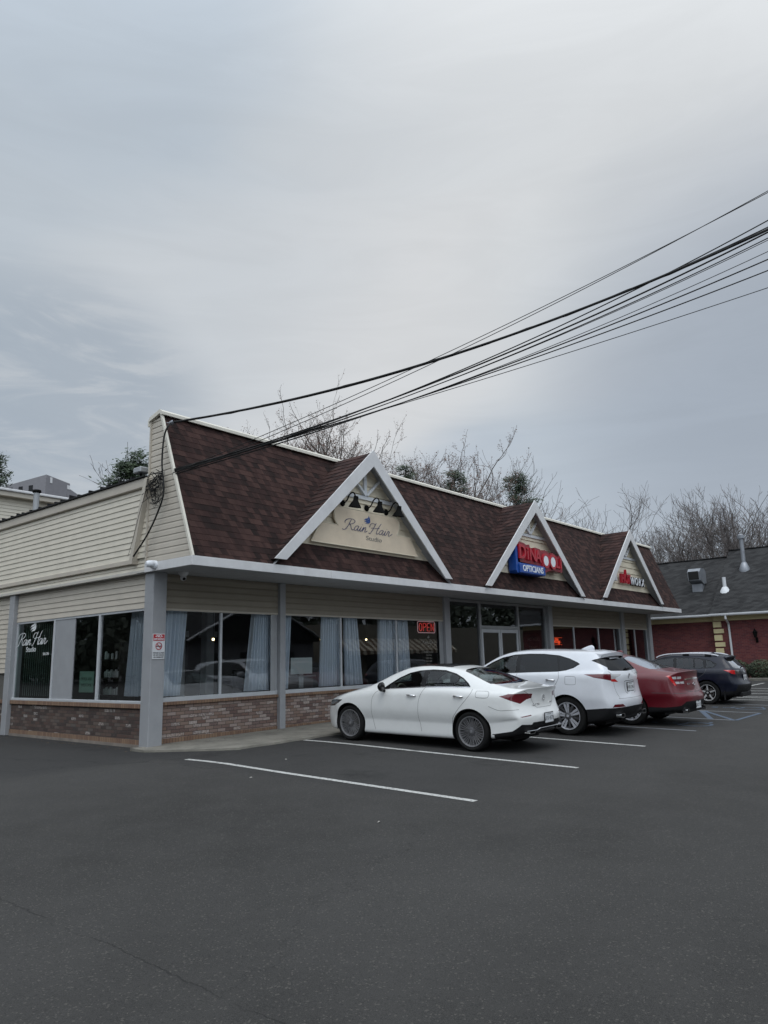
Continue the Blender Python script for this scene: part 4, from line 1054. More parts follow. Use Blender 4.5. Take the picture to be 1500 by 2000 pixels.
CLA['feat'] = [
  ('window_trim', 'black_gloss', 'side', wintop+winbot, L),
  ('side_window', 'car_glass', 'side', [(1.84, 1.005), (1.75, 1.085), (1.6, 1.175), (1.41, 1.255), (1.2, 1.30), (1.10, 1.308), (1.08, 1.06), (1.5, 1.035)], L),
  ('side_window', 'car_glass', 'side', [(.98, 1.315), (.67, 1.31), (.43, 1.26), (.325, 1.215), (.385, 1.078), (.98, 1.068)], L, None),
  ('side_window', 'car_glass', 'side', [(.29, 1.205), (.22, 1.178), (.12, 1.11), (.085, 1.078), (.35, 1.076)], L, None),
  ('rear_windscreen', 'car_glass', 'top', [(0, .36), (-.40, .33), (-.52, .28), (-.60, -.05), (-.655, -.30), (-.60, -.365), (-.4, -.40), (0, -.425)], lambda c_, n: c_.z > 1.0),
  ('panoramic_roof', 'black_gloss', 'top', [(0, 1.62), (-.44, 1.58), (-.50, 1.5), (-.50, .66), (-.46, .60), (0, .56)], lambda c_, n: c_.z > 1.2),
  ('windscreen', 'car_glass', 'top', [(0, 1.72), (-.48, 1.66), (-.54, 1.66), (-.66, 2.08), (-.70, 2.32), (-.5, 2.40), (0, 2.44)], lambda c_, n: c_.z > .9),
  ('tail_light', 'lamp_red', 'corner', [(-.20, .925), (-.06, .965), (.20, .972), (.40, .955), (.375, .885), (.27, .87), (.135, .805), (-.03, .855)], lambda c_, n: c_.y < -.4, 'split'),
  ('lower_bumper', 'black_plastic', 'corner', [(-.34, .15), (-.34, .300), (-.02, .37), (.13, .475), (.33, .465), (.36, .50), (.80, .50), (.80, .15)], lambda c_, n: c_.y < -.42),
  ('reflector', 'lamp_red', 'corner', [(.10, .600), (.32, .625), (.33, .607), (.14, .590)], lambda c_, n: c_.y < -.6, 'split'),
  ('headlight', 'lamp_dark', 'fcorner', [(1.43, .76), (1.62, .76), (2.0, .72), (2.2, .64), (2.0, .60), (1.7, .63), (1.52, .69)], lambda c_, n: c_.y > 2.8, 'split'),
  ('front_grille', 'black_plastic', 'rear', [(0, .62), (-.45, .60), (-.40, .42), (0, .40)], lambda c_, n: c_.y > 3.2)]
def cla_extra(car, bvh, S):
    V0 = Vector((0, 0, 0))
    seams(car, bvh, [('side', [(2.03, .95), (2.12, .88), (2.165, .76), (2.17, .51), (2.14, .36), (2.10, .25)]), ('side', [(.955, 1.035), (1.03, .92), (1.08, .77), (1.09, .52), (1.06, .38), (1.04, .27)]),
      ('side', [(-.02, 1.03), (-.02, .96), (.10, .82), (.25, .66), (.36, .50), (.37, .30)]),
      ('side', [(-.12, 1.0), (-.30, 1.0), (-.36, .975), (-.36, .92), (-.32, .895), (-.17, .895), (-.12, .92), (-.12, 1.0)]),
      ('rear', [(-.60, 1.01), (-.44, .93), (-.36, .82), (-.28, .735), (-.2, .722), (.2, .722), (.28, .735), (.36, .82), (.44, .93), (.60, 1.01)]), ('corner', [(-.36, .76), (-.22, .70), (-.10, .705), (.10, .715)])])
    handles(car, bvh, [(1.24, .885), (.22, .90)], 'chrome')
    mirrors(car, 1.86, 1.03, .84, 'black_gloss')
    for sg in (1, -1):      # bright strip under the windows
        mb = MB(); q = MB(); ribbon(q, bvh, [(1.92, .982), (1.08, 1.034), (.39, 1.052), (.03, 1.058)], 'side', .014, .004); i = len(mb.v); mb.v += [(v[0]*sg, v[1], v[2]) for v in q.v]; mb.f += [tuple(i+k for k in (f if sg > 0 else f[::-1])) for f in q.f]; mb.m += q.m; mb.build('window_strip', 'chrome', car)
    p, n = raypt(bvh, 'rear', 0, .875)
    Mx = frame((0, p.y-.006, .875), (1, 0, 0), (0, n.z*-1, 1)); e = MB(); r = .047; ring = []
    for k in range(32):
        a0, a1 = 2*math.pi*k/32, 2*math.pi*(k+1)/32
        q = [(r*math.cos(a0), r*math.sin(a0)), (r*math.cos(a1), r*math.sin(a1)), (r*.86*math.cos(a1), r*.86*math.sin(a1)), (r*.86*math.cos(a0), r*.86*math.sin(a0))]
        e.prism([Mx @ Vector((x, y, .0)) for x, y in q], Mx.to_3x3() @ Vector((0, 0, .007)))
    for k in range(3):
        a = math.pi/2+2*math.pi*k/3; d = Vector((math.cos(a), math.sin(a), 0)); t_ = Vector((-d.y, d.x, 0))*.007
        e.prism([Mx @ v for v in (t_, -t_, d*r*.9)], Mx.to_3x3() @ Vector((0, 0, .006)))
    e.build('emblem', 'chrome', car)
    e = MB(); addtext(e, 'CLA 250', .055, frame((-.27, raypt(bvh, 'rear', -.27, .775)[0].y-.004, .775), (1, -.06, 0), (0, 0, 1)), .006, sx=1.1); e.build('lettering', 'chrome', car)
    e = MB(); addtext(e, '4MATIC', .032, frame((.28, raypt(bvh, 'rear', .28, .785)[0].y-.004, .785), (1, .06, 0), (0, 0, 1)), .006, sx=1.1); e.build('lettering', 'chrome', car)
    plate_(car, bvh, .545, 'LFX 4578')
    exhaust(car, -.50, -.975, .345, .20, .06); exhaust(car, .50, -.975, .345, .20, .06)
    mb = MB(); mb.tube([(-.66, -.955, .37), (-.42, -1.015, .375), (-.34, -1.035, .40), (.34, -1.035, .40), (.42, -1.015, .375), (.66, -.955, .37)], .007, 8); mb.build('diffuser_trim', 'chrome', car)
    MB().box(-.34, -.98, .30, .34, -.85, .37, bev=.03).build('diffuser', 'black_plastic', car)
CLA['extra'] = cla_extra
c1 = build_car(CLA, 'parked_car', 'white four-door coupe parked nearest the camera', (11.66, 7.13, gz(11.66, 7.13)), .02)
# white crossover with a black lower body
SUVY = hf({.25: -.80, .36: -.93, .5: -1.0, .60: -1.02, .70: -1.0, .80: -.955, 1.0: -.93, 1.15: -.945, 1.22: -.91, 1.45: -.68, 1.56: -.585, 1.62: -.62, 1.66: -.60}, .09, .10, .84)
RDX = dict(paint='paint_pearl', wb=2.75, tyre_r=.37, tyre_w=.235, rim_r=.265, arch_r=.415, track=.905, spokes='ten', rim_a='rim_silver', rim_b='rim_dark',
  seat=(.35, 1.30), sz=.12, dash=1.95, dz=1.12,
  rings=[-.62, -.45, -.25, 0, .3, .6, .95, 1.3, 1.65, 1.95, 2.25, 2.5, 2.75, 3.0, 3.2, 3.36],
  bt=.35, bn=3.0, ztc=.8, yt=SUVY,
  yn=hf({.2: 3.50, .35: 3.62, .5: 3.68, .7: 3.68, .85: 3.62, .95: 3.52, 1.0: 3.40}, -.12, -.30, .84),
  W={-.62: .87, -.3: .925, 0: .952, .4: .945, 1.0: .925, 2.0: .925, 2.75: .945, 3.1: .90, 3.36: .83},
  z0={-.62: .30, 0: .22, 2.7: .20, 3.36: .22},
  zb={-.62: 1.24, -.2: 1.24, .3: 1.215, 1.2: 1.17, 2.0: 1.12, 2.4: 1.09, 2.75: 1.04, 3.1: .98, 3.36: .88},
  xb={-.62: .74, -.3: .80, .2: .84, 1.0: .85, 2.0: .86, 2.6: .86, 3.0: .82, 3.36: .70},
  ze={-.62: 1.56, -.3: 1.585, 0: 1.60, .5: 1.615, 1.0: 1.615, 1.4: 1.585, 1.7: 1.49, 2.0: 1.32, 2.3: 1.16, 2.6: 1.10, 3.0: 1.02, 3.36: .92},
  xe={-.62: .53, -.2: .575, .5: .60, 1.2: .605, 1.7: .64, 2.1: .70, 2.45: .77, 2.8: .66, 3.36: .55},
  zc={-.62: 1.60, -.3: 1.625, .2: 1.65, .8: 1.665, 1.2: 1.655, 1.6: 1.60, 1.95: 1.44, 2.35: 1.20, 2.6: 1.13, 3.0: 1.06, 3.36: .95},
  zw=.72, crease={8: .35, 10: .4, 5: .35, 4: .3}, lip=[11, 12], lipc=.6, tuck=-.018, sh=.0)
wt = [(2.18, 1.16), (2.0, 1.27), (1.8, 1.385), (1.55, 1.49), (1.25, 1.55), (.9, 1.57), (.56, 1.565), (.23, 1.535), (-.01, 1.475), (-.2, 1.40), (-.26, 1.365)]
wb = [(-.14, 1.29), (.02, 1.24), (.20, 1.215), (.8, 1.195), (1.4, 1.165), (2.18, 1.125)]
RDX['feat'] = [
  ('window_trim', 'black_gloss', 'side', wt+wb, L),
  ('side_window', 'car_glass', 'side', [(2.05, 1.15), (1.95, 1.265), (1.76, 1.37), (1.53, 1.465), (1.25, 1.52), (1.18, 1.525), (1.16, 1.185)], L),
  ('side_window', 'privacy_glass', 'side', [(1.08, 1.535), (.56, 1.54), (.27, 1.51), (.185, 1.235), (1.06, 1.20)], L),
  ('side_window', 'privacy_glass', 'side', [(.215, 1.505), (-.01, 1.45), (-.19, 1.375), (-.10, 1.30), (.03, 1.255), (.145, 1.238)], L),
  ('windscreen', 'car_glass', 'top', [(0, 1.66), (-.54, 1.58), (-.70, 2.2), (-.60, 2.34), (0, 2.42)], lambda c_, n: c_.z > 1.1),
  ('quarter_trim', 'black_gloss', 'corner', [(-.155, 1.43), (-.10, 1.455), (.12, 1.50), (.30, 1.48), (.26, 1.24), (.12, 1.285)], lambda c_, n: c_.y < -.2),
  ('rear_windscreen', 'privacy_glass', 'rear', [(0, 1.46), (-.48, 1.445), (-.66, 1.26), (-.60, 1.235), (0, 1.215)], REAR),
  ('tail_light', 'lamp_red', 'corner', [(-.36, 1.175), (-.06, 1.185), (.12, 1.180), (.12, 1.05), (.02, 1.07), (-.22, 1.115)], lambda c_, n: c_.y < -.2, 'split'),
  ('tail_light_clear', 'lamp_clear', 'corner', [(.12, 1.180), (.41, 1.165), (.385, 1.135), (.25, 1.105), (.22, 1.08), (.12, 1.08)], lambda c_, n: c_.y < -.4, 'split'),
  ('tail_light_lower', 'lamp_red_bright', 'corner', [(.12, 1.08), (.22, 1.08), (.30, 1.02), (.12, 1.035)], lambda c_, n: c_.y < -.4, 'split'),
  ('lower_bumper', 'black_plastic', 'corner', [(-.44, .15), (-.44, .50), (-.06, .545), (.10, .545), (.80, .555), (.80, .15)], lambda c_, n: c_.y < -.36),
  ('sill_cladding', 'black_plastic', 'side', [(.36, .15), (.36, .34), (2.35, .34), (2.35, .15)], L),
  ('bumper_lamp', 'lamp_red', 'corner', [(.08, .555), (.13, .61), (.34, .61), (.42, .555)], lambda c_, n: c_.y < -.6, 'split')]
def spoiler(car, y, z, hw, mat, l=.26, th=.06, drop=.03, edge='black_gloss'):
    mb = MB(); n = 10; P = []
    for i in range(n+1):
        f = -1+2*i/n; x = hw*f; yy = y+.09*f*f; P.append((x, yy, z-.035*f*f))
    for a, b_ in zip(P[:-1], P[1:]):
        A = lambda p, dy, dz: (p[0], p[1]+dy, p[2]+dz)
        mb.quad(A(a, 0, -th*.2), A(b_, 0, -th*.2), A(b_, l, drop), A(a, l, drop)); mb.quad(A(a, .015, -th), A(b_, .015, -th), A(b_, 0, -th*.2), A(a, 0, -th*.2)); mb.quad(A(b_, .015, -th), A(a, .015, -th), A(a, l, -th), A(b_, l, -th), mi=1)
    for p, s in ((P[0], 1), (P[-1], -1)):
        A = lambda dy, dz: (p[0], p[1]+dy, p[2]+dz); mb.quad(A(0, -th*.2), A(l, drop), A(l, -th-.02), A(.015, -th))
    return mb.build('spoiler', [mat, edge], car, auto=35)
def rdx_extra(car, bvh, S):
    seams(car, bvh, [('side', [(.17, 1.22), (.14, 1.10), (.24, .93), (.40, .76)]), ('side', [(1.10, 1.175), (1.14, 1.0), (1.15, .6), (1.12, .36)]), ('side', [(2.25, 1.12), (2.30, .9), (2.28, .5), (2.2, .36)]),
      ('side', [(0, 1.13), (-.18, 1.13), (-.22, 1.10), (-.22, 1.0), (-.19, .975), (-.03, .975), (0, 1.0), (0, 1.13)]),
      ('rear', [(-.62, 1.03), (-.60, .86), (-.54, .735), (-.48, .71), (.48, .71), (.54, .735), (.60, .86), (.62, 1.03)]), ('rear', [(-.70, 1.23), (-.64, 1.17)])])
    handles(car, bvh, [(.32, 1.05), (1.32, 1.02)], 'chrome')
    mirrors(car, 2.02, 1.19, .88, 'paint_pearl', 'black_plastic')
    spoiler(car, -.72, 1.60, .56, 'paint_pearl', l=.30, th=.085, drop=.035)
    p, n = raypt(bvh, 'rear', 0, 1.125); e = MB(); c = Vector((0, p.y-.008, 1.125)); r = .045
    pts = [c+Vector((r*.9*math.cos(a), 0, r*1.1*math.sin(a))) for a in [2*math.pi*k/24 for k in range(25)]]; e.tube(pts, .006, 6)
    e.tube([c+Vector((-.028, 0, -.04)), c+Vector((-.006, 0, .03)), c+Vector((.006, 0, .03)), c+Vector((.028, 0, -.04))], .005, 6); e.tube([c+Vector((-.018, 0, -.012)), c+Vector((.018, 0, -.012))], .004, 6); e.build('emblem', 'chrome', car)
    e = MB()     # recess around the plate
    for s in (-1, 1): ribbon(e, bvh, [(0, 1.03), (s*.22, 1.025), (s*.25, .97), (s*.24, .83), (s*.17, .79)], 'rear', .012)
    join_into(CURBODY[0], e, 'seam')
    plate_(car, bvh, .915, 'HVR 2961')
    for s in (-1, 1): exhaust(car, s*.55, -.985, .40, .19, .085)
    fin(car, -.10, 1.645, 'paint_pearl', 1.25)
    mb = MB(); mb.tube([(-.02, raypt(bvh, 'rear', 0, 1.26)[0].y-.02, 1.26), (.16, raypt(bvh, 'rear', .16, 1.27)[0].y-.03, 1.265), (.42, raypt(bvh, 'rear', .42, 1.285)[0].y-.015, 1.285)], [.022, .012, .009], 6); mb.build('rear_wiper', 'black_plastic', car)
    MB().box(-.42, -.90, .30, .42, -.80, .42, bev=.04).build('diffuser', 'black_plastic', car)
RDX['extra'] = rdx_extra
# dark red saloon
TAU = dict(paint='paint_red', wb=2.868, tyre_r=.355, tyre_w=.245, rim_r=.255, arch_r=.395, track=.92, spokes='ten', rim_a='rim_silver', rim_b='rim_silver',
  seat=(.35, 1.35), sz=.02, dash=2.05, dz=1.08,
  rings=[-1.0, -.82, -.6, -.3, 0, .4, .8, 1.2, 1.6, 2.0, 2.3, 2.6, 2.9, 3.2, 3.45],
  bt=-.5, bn=3.2, ztc=.75, yt=hf({.25: -1.05, .36: -1.15, .5: -1.19, .64: -1.19, .70: -1.13, .85: -1.10, 1.0: -1.07, 1.08: -1.075, 1.14: -1.10}, .09, .12, .84),
  yn=hf({.2: 3.75, .4: 3.85, .6: 3.88, .8: 3.82, .92: 3.7}, -.12, -.30, .84),
  W={-1.0: .87, -.8: .90, -.4: .945, 0: .968, .6: .96, 1.4: .95, 2.4: .95, 2.9: .965, 3.3: .91, 3.45: .85},
  z0={-1.0: .32, -.5: .27, 0: .20, 3.45: .2},
  zb={-1.0: 1.08, -.4: 1.10, .3: 1.10, 1.2: 1.07, 2.2: 1.03, 2.9: .97, 3.45: .83}, xb={-1.0: .77, -.4: .84, .4: .86, 2.4: .87, 3.0: .82, 3.45: .72},
  ze={-1.0: 1.12, -.62: 1.135, -.35: 1.19, 0: 1.32, .4: 1.44, .8: 1.485, 1.3: 1.49, 1.7: 1.42, 2.1: 1.22, 2.4: 1.09, 2.8: 1.03, 3.45: .87},
  xe={-1.0: .68, -.62: .70, -.3: .68, .2: .60, .8: .585, 1.5: .60, 2.0: .68, 2.4: .78, 3.45: .55},
  zc={-1.0: 1.14, -.75: 1.145, -.5: 1.16, -.1: 1.32, .35: 1.49, .8: 1.535, 1.3: 1.54, 1.7: 1.48, 2.1: 1.28, 2.5: 1.10, 3.0: 1.03, 3.45: .90},
  zw=.66, crease={8: .5, 10: .3, 5: .3}, lip=[10, 11, 12], lipc=.7, tuck=-.02, lev=2)
TAU['feat'] = [
  ('side_window', 'privacy_glass', 'side', [(2.2, 1.10), (1.9, 1.28), (1.6, 1.42), (1.2, 1.46), (.7, 1.455), (.35, 1.39), (.05, 1.24), (-.05, 1.14), (.5, 1.13), (1.4, 1.10)], L),
  ('rear_windscreen', 'car_glass_light', 'top', [(0, .30), (-.50, .24), (-.62, -.15), (-.66, -.42), (-.5, -.49), (0, -.52)], lambda c_, n: c_.z > 1.05),
  ('windscreen', 'car_glass', 'top', [(0, 1.72), (-.54, 1.64), (-.70, 2.26), (0, 2.46)], lambda c_, n: c_.z > 1.0),
  ('tail_light', 'lamp_red_bright', 'corner', [(-.02, 1.055), (.06, 1.06), (.18, .86), (.13, .85)], lambda c_, n: c_.y < -.5, 'split'),
  ('tail_light_clear', 'lamp_clear', 'corner', [(.085, 1.035), (.20, 1.035), (.20, .985), (.11, .985)], lambda c_, n: c_.y < -.5, 'split'),
  ('tail_light_clear', 'lamp_clear', 'corner', [(.22, 1.035), (.34, 1.035), (.34, .985), (.22, .985)], lambda c_, n: c_.y < -.5, 'split'),
  ('tail_light_clear', 'lamp_clear', 'corner', [(.15, .93), (.27, .93), (.27, .885), (.17, .885)], lambda c_, n: c_.y < -.5, 'split'),
  ('tail_light_clear', 'lamp_clear', 'corner', [(.29, .93), (.41, .93), (.41, .885), (.29, .885)], lambda c_, n: c_.y < -.5, 'split'),
  ('lower_bumper', 'black_plastic', 'corner', [(-.50, .15), (-.50, .40), (-.1, .40), (.22, .44), (.36, .52), (.84, .52), (.84, .15)], lambda c_, n: c_.y < -.4)]
def tau_extra(car, bvh, S):
    seams(car, bvh, [('side', [(-.2, 1.12), (-.05, .95), (.25, .75)]), ('side', [(1.2, 1.08), (1.26, .8), (1.22, .3)]), ('rear', [(-.50, 1.10), (-.46, .90), (-.40, .72), (.40, .72), (.46, .90), (.50, 1.10)]), ('corner', [(-.30, .70), (.0, .70), (.3, .69), (.45, .69)])], w=.009)
    mb = MB(); ribbon(mb, bvh, [(-.44, .965), (0, .975), (.44, .965)], 'rear', .022, .012); mb.build('boot_strip', 'chrome', car)
    mirrors(car, 1.98, 1.10, .90, 'paint_red', 'black_plastic'); handles(car, bvh, [(.34, .98), (1.42, .95)], 'paint_red')
    e = MB(); p, n = raypt(bvh, 'rear', 0, .86); c = Vector((0, p.y-.012, .86)); e.tube([c+Vector((.07*math.cos(a), 0, .028*math.sin(a))) for a in [2*math.pi*k/20 for k in range(21)]], .006, 6); e.build('emblem', 'chrome', car)
    e = MB(); addtext(e, 'TAURUS', .05, frame((-.28, raypt(bvh, 'rear', -.28, .87)[0].y-.004, .87), (1, -.07, 0), (0, 0, 1)), .006); e.build('lettering', 'chrome', car)
    plate_(car, bvh, .43, 'GKD 7724')
    for s in (-1, 1): exhaust(car, s*.56, -1.13, .32, .12, .10)
    MB().box(-.6, -1.08, .27, .6, -.85, .36, bev=.03).build('diffuser', 'black_plastic', car)
    fin(car, .55, 1.525, 'paint_red')
TAU['extra'] = tau_extra
# dark blue hatchback with silver roof rails
SUB = dict(paint='paint_navy', wb=2.67, tyre_r=.335, tyre_w=.205, rim_r=.235, arch_r=.375, track=.872, spokes='five', rim_a='rim_machined', rim_b='black_plastic',
  seat=(.35, 1.30), sz=-.02, dash=1.95, dz=.98,
  rings=[-.62, -.45, -.25, 0, .3, .6, .95, 1.3, 1.65, 1.95, 2.25, 2.5, 2.8, 3.05, 3.25],
  bt=.3, bn=2.95, ztc=.7, yt=hf({.25: -.78, .36: -.88, .5: -.93, .60: -.93, .66: -.86, .8: -.82, .96: -.82, 1.02: -.80, 1.2: -.62, 1.33: -.46, 1.40: -.50, 1.44: -.48}, .08, .10, .80),
  yn=hf({.2: 3.4, .4: 3.5, .6: 3.52, .75: 3.48, .88: 3.35}, -.12, -.30, .80),
  W={-.62: .82, -.3: .87, 0: .888, .8: .875, 1.8: .875, 2.67: .885, 3.0: .85, 3.25: .78}, z0={-.62: .27, 0: .20, 3.25: .2},
  zb={-.62: 1.03, 0: 1.02, .8: .995, 1.8: .965, 2.4: .93, 2.8: .88, 3.25: .76}, xb={-.62: .70, -.2: .77, .4: .79, 2.4: .80, 2.9: .76, 3.25: .64},
  ze={-.62: 1.35, -.2: 1.375, .2: 1.395, .7: 1.40, 1.2: 1.375, 1.5: 1.30, 1.9: 1.12, 2.25: .98, 2.6: .93, 3.25: .80},
  xe={-.62: .50, 0: .55, .8: .56, 1.4: .58, 1.9: .66, 2.25: .72, 2.7: .62, 3.25: .5},
  zc={-.62: 1.38, 0: 1.42, .6: 1.445, 1.1: 1.43, 1.5: 1.36, 1.9: 1.18, 2.3: 1.01, 2.8: .94, 3.25: .83},
  zw=.62, crease={8: .4, 10: .4, 5: .3}, lip=[11, 12], lipc=.6, tuck=-.015, lev=2)
SUB['feat'] = [
  ('window_trim', 'black_gloss', 'side', [(2.1, 1.0), (1.75, 1.17), (1.45, 1.285), (1.1, 1.335), (.6, 1.345), (.23, 1.32), (-.1, 1.25), (-.30, 1.15), (-.22, 1.06), (.0, 1.025), (.8, 1.01), (2.1, .965)], L),
  ('side_window', 'car_glass_dark', 'side', [(1.95, 1.0), (1.72, 1.15), (1.43, 1.26), (1.1, 1.31), (.98, 1.315), (.96, 1.02)], L),
  ('side_window', 'car_glass_dark', 'side', [(.88, 1.32), (.40, 1.31), (.36, 1.035), (.86, 1.025)], L),
  ('side_window', 'car_glass_dark', 'side', [(.35, 1.305), (.13, 1.28), (.07, 1.04), (.31, 1.035)], L),
  ('side_window', 'car_glass_dark', 'side', [(.02, 1.255), (-.12, 1.215), (-.25, 1.14), (-.18, 1.07), (.0, 1.045)], L),
  ('windscreen', 'car_glass', 'top', [(0, 1.48), (-.52, 1.42), (-.68, 2.05), (0, 2.24)], lambda c_, n: c_.z > .95),
  ('rear_windscreen', 'car_glass_light', 'rear', [(0, 1.30), (-.46, 1.285), (-.60, 1.06), (-.5, 1.03), (0, 1.01)], REAR),
  ('tail_light', 'lamp_red_bright', 'corner', [(-.24, .985), (-.1, .985), (.09, .98), (.09, .86), (-.05, .885)], lambda c_, n: c_.y < -.1, 'split'),
  ('tail_light_dark', 'lamp_dark', 'corner', [(.09, .98), (.30, .975), (.28, .855), (.09, .855)], lambda c_, n: c_.y < -.3, 'split'),
  ('lower_bumper', 'black_plastic', 'corner', [(-.40, .15), (-.40, .36), (0, .40), (.10, .57), (.80, .57), (.80, .15)], lambda c_, n: c_.y < -.36)]
def sub_extra(car, bvh, S):
    seams(car, bvh, [('side', [(.0, 1.02), (.04, .9), (.22, .75), (.34, .6)]), ('side', [(.93, 1.0), (.98, .7), (.95, .28)]), ('side', [(1.98, .96), (2.02, .6), (1.95, .28)]), ('rear', [(-.56, 1.0), (-.52, .84), (-.48, .66), (.48, .66), (.52, .84), (.56, 1.0)])], w=.009)
    handles(car, bvh, [(.18, .90), (1.12, .88)], 'paint_navy'); mirrors(car, 1.82, 1.02, .82, 'paint_navy', 'black_plastic')
    for s in (-1, 1):
        mb = MB(); mb.tube(smooth_pts([(s*.60, 1.50, 1.33), (s*.585, 1.38, 1.385), (s*.57, 1.1, 1.435), (s*.56, .5, 1.455), (s*.55, 0, 1.44), (s*.535, -.22, 1.405), (s*.53, -.30, 1.375)], 4), .022, 8)
        for yy, zz in ((.62, 1.43), (-.02, 1.41)): mb.box(s*.56-.022, yy-.09, zz-.04, s*.56+.022, yy+.09, zz+.015, mi=1)
        mb.build('roof_rail', ['rim_silver', 'black_plastic'], car, auto=40)
    spoiler(car, -.60, 1.385, .52, 'paint_navy', l=.25, th=.05, drop=.02)
    plate_(car, bvh, .76, 'JBK 3305')
    e = MB(); p, n = raypt(bvh, 'rear', 0, .93); c = Vector((0, p.y-.012, .93)); e.tube([c+Vector((.055*math.cos(a), 0, .03*math.sin(a))) for a in [2*math.pi*k/20 for k in range(21)]], .006, 6); e.build('emblem', 'chrome', car)
    fin(car, .05, 1.42, 'paint_navy')
    e = MB(); y_ = raypt(bvh, 'rear', 0, 1.05)[0].y; e.tube([(0, y_-.02, 1.05), (.2, y_-.0, 1.07), (.38, y_+.01, 1.07)], [.02, .012, .008], 6); e.build('rear_wiper', 'black_plastic', car)
    for s in (-1, 1): MB().box(s*.84-.09, -.49, .14, s*.84+.01, -.47, .40).build('mud_flap', 'black_plastic', car)
    MB().box(-.5, -.86, .22, .5, -.70, .36, bev=.03).build('diffuser', 'black_plastic', car)
SUB['extra'] = sub_extra
glass('car_glass_light', (.50, .55, .54), refl=3.0); glass('car_glass_dark', (.30, .33, .36), refl=.7)
c2 = build_car(RDX, 'parked_car', 'white crossover with dark windows beside the white coupe', (14.56, 6.72, gz(14.56, 6.72)), .0)
c3 = build_car(TAU, 'parked_car', 'dark red saloon parked beyond the white crossover', (16.9, 6.38, gz(16.9, 6.38)), .0)
c4 = build_car(SUB, 'parked_car', 'dark blue hatchback with silver roof rails, farthest of the parked cars', (22.9, 6.52, gz(22.9, 6.52)), .0)
c4.scale = (.965, .965, .965)
V0 = Vector((0, 0, 0))
def boxf(name, mat, parent, *a, **k): return MB().box(*a, **k).build(name, mat, parent)
# ---------------------------------------------------------------- brick building on the right
BB = empty('brick_building', 'red brick building with grey shingled roof and cream quoins beyond the shop', 'building', (38, 9, .15), world=True)
def brickwall(x, y0, y1):
    MB().box(x, y0, -.1, x+.25, y1, 3.0).build('wall', 'red_brick', BB)
    MB().box(x-.04, y0, 2.93, x+.28, y1, 3.20, bev=.01).build('frieze', 'cream_trim', BB)
brickwall(38.0, 10.54, 22); brickwall(37.72, 4.4, 10.50)
MB().box(37.78, 10.501, -.1, 38.2, 10.53, 3.0).build('wall', 'red_brick', BB)
mb = MB()
z0 = 2.90; k = 0
while z0 > .3:
    hq = .275 if k % 2 == 0 else .21; mb.box(37.66, 10.52-(.37 if k % 2 == 0 else .46), z0-hq, 37.96, 10.52, z0, bev=.012); z0 -= hq+.075; k += 1
mb.build('quoin', 'cream_trim', BB)
HG = .11
def roofplane(xe, ze, xr, zr, y0, y1, nm='roof'):
    mb = MB(); L_ = math.hypot(xr-xe, zr-ze); n = int(L_/.125); nx, nz = -(zr-ze)/L_, (xr-xe)/L_
    for i in range(n):
        f0, f1 = i/n, (i+1)/n
        P = lambda f, y, o: (xe+(xr-xe)*f+nx*o, y, ze+(zr-ze)*f+nz*o)
        mb.quad(P(f0-.002, y1, .012), P(f0-.002, y0, .012), P(f1, y0, .002), P(f1, y1, .002)); mb.quad(P(f0-.002, y0, 0), P(f0-.002, y0, .012), P(f0-.002, y1, .012), P(f0-.002, y1, 0))
    mb.quad((xr, y1, zr), (xr, y0, zr), (xr+(xr-xe), y0, ze), (xr+(xr-xe), y1, ze))
    for y in (y0, y1): mb.quad((xe, y, ze), (xr, y, zr), (2*xr-xe, y, ze))
    mb.bar((xr, y0, zr+.01), (xr, y1, zr+.01), .25, .03)
    mb.build(nm, 'grey_shingle', BB)
roofplane(37.55, 3.24, 42.0, 6.49, 10.52, 22.4); roofplane(37.25, 3.24, 42.2, 6.85, 4.0, 10.515)
for x, y0, y1 in ((37.40, 10.54, 22.4), (37.10, 4.0, 10.53)):
    mb = MB().prism([(x+.0, y0, 3.26), (x-.0, y0, 3.20), (x+.03, y0, 3.15), (x+.14, y0, 3.15), (x+.14, y0, 3.27), (x+.12, y0, 3.27), (x+.12, y0, 3.17), (x+.04, y0, 3.17), (x+.02, y0, 3.26)][::-1], (0, y1-y0, 0)); mb.build('gutter', 'white_paint', BB)
    MB().box(x+.15, y0, 3.19, x+.75, y1, 3.215).build('soffit', 'white_paint', BB)
mb = MB(); mb.tube([(37.17, 9.78, 3.16), (37.17, 9.78, 3.02), (37.62, 9.80, 2.80), (37.66, 9.80, 2.7), (37.66, 9.80, .35), (37.5, 9.8, .22)], .05, 8); mb.build('downspout', 'white_paint', BB)
# roof vents
def on_roof(x): return 3.24+(x-37.25)*(6.85-3.24)/(42.2-37.25)
t = empty('roof_exhaust', 'galvanised hooded exhaust standing on the grey shingled roof', 'vent', (39.5, 11.5, 4.7), world=True)
z0 = 3.24+(39.6-37.55)*.73
mb = MB().box(39.3, 11.28, z0-.35, 39.8, 11.78, z0+.20); mb.build('curb', 'galv', t)
mb = MB(); pr_ = [(38.98, z0+.36), (38.93, z0+.80), (39.15, z0+.98), (39.7, z0+1.0), (39.95, z0+.85), (39.95, z0+.25), (39.5, z0+.18)]
mb.prism([(a, 11.22, b_) for a, b_ in pr_], (0, .62, 0)); mb.build('hood', 'galv', t)
mb = MB().prism([(38.95, 11.30, z0+.40), (38.90, 11.30, z0+.82), (38.95, 11.30, z0+.82), (39.0, 11.30, z0+.40)], (0, .5, 0)); mb.build('hood_opening', 'dark_gap', t)
t = empty('flue_pipe', 'tall galvanised flue with cap on the grey shingled roof', 'flue', (40.5, 9.45, 5.5), world=True); zf = on_roof(40.5)
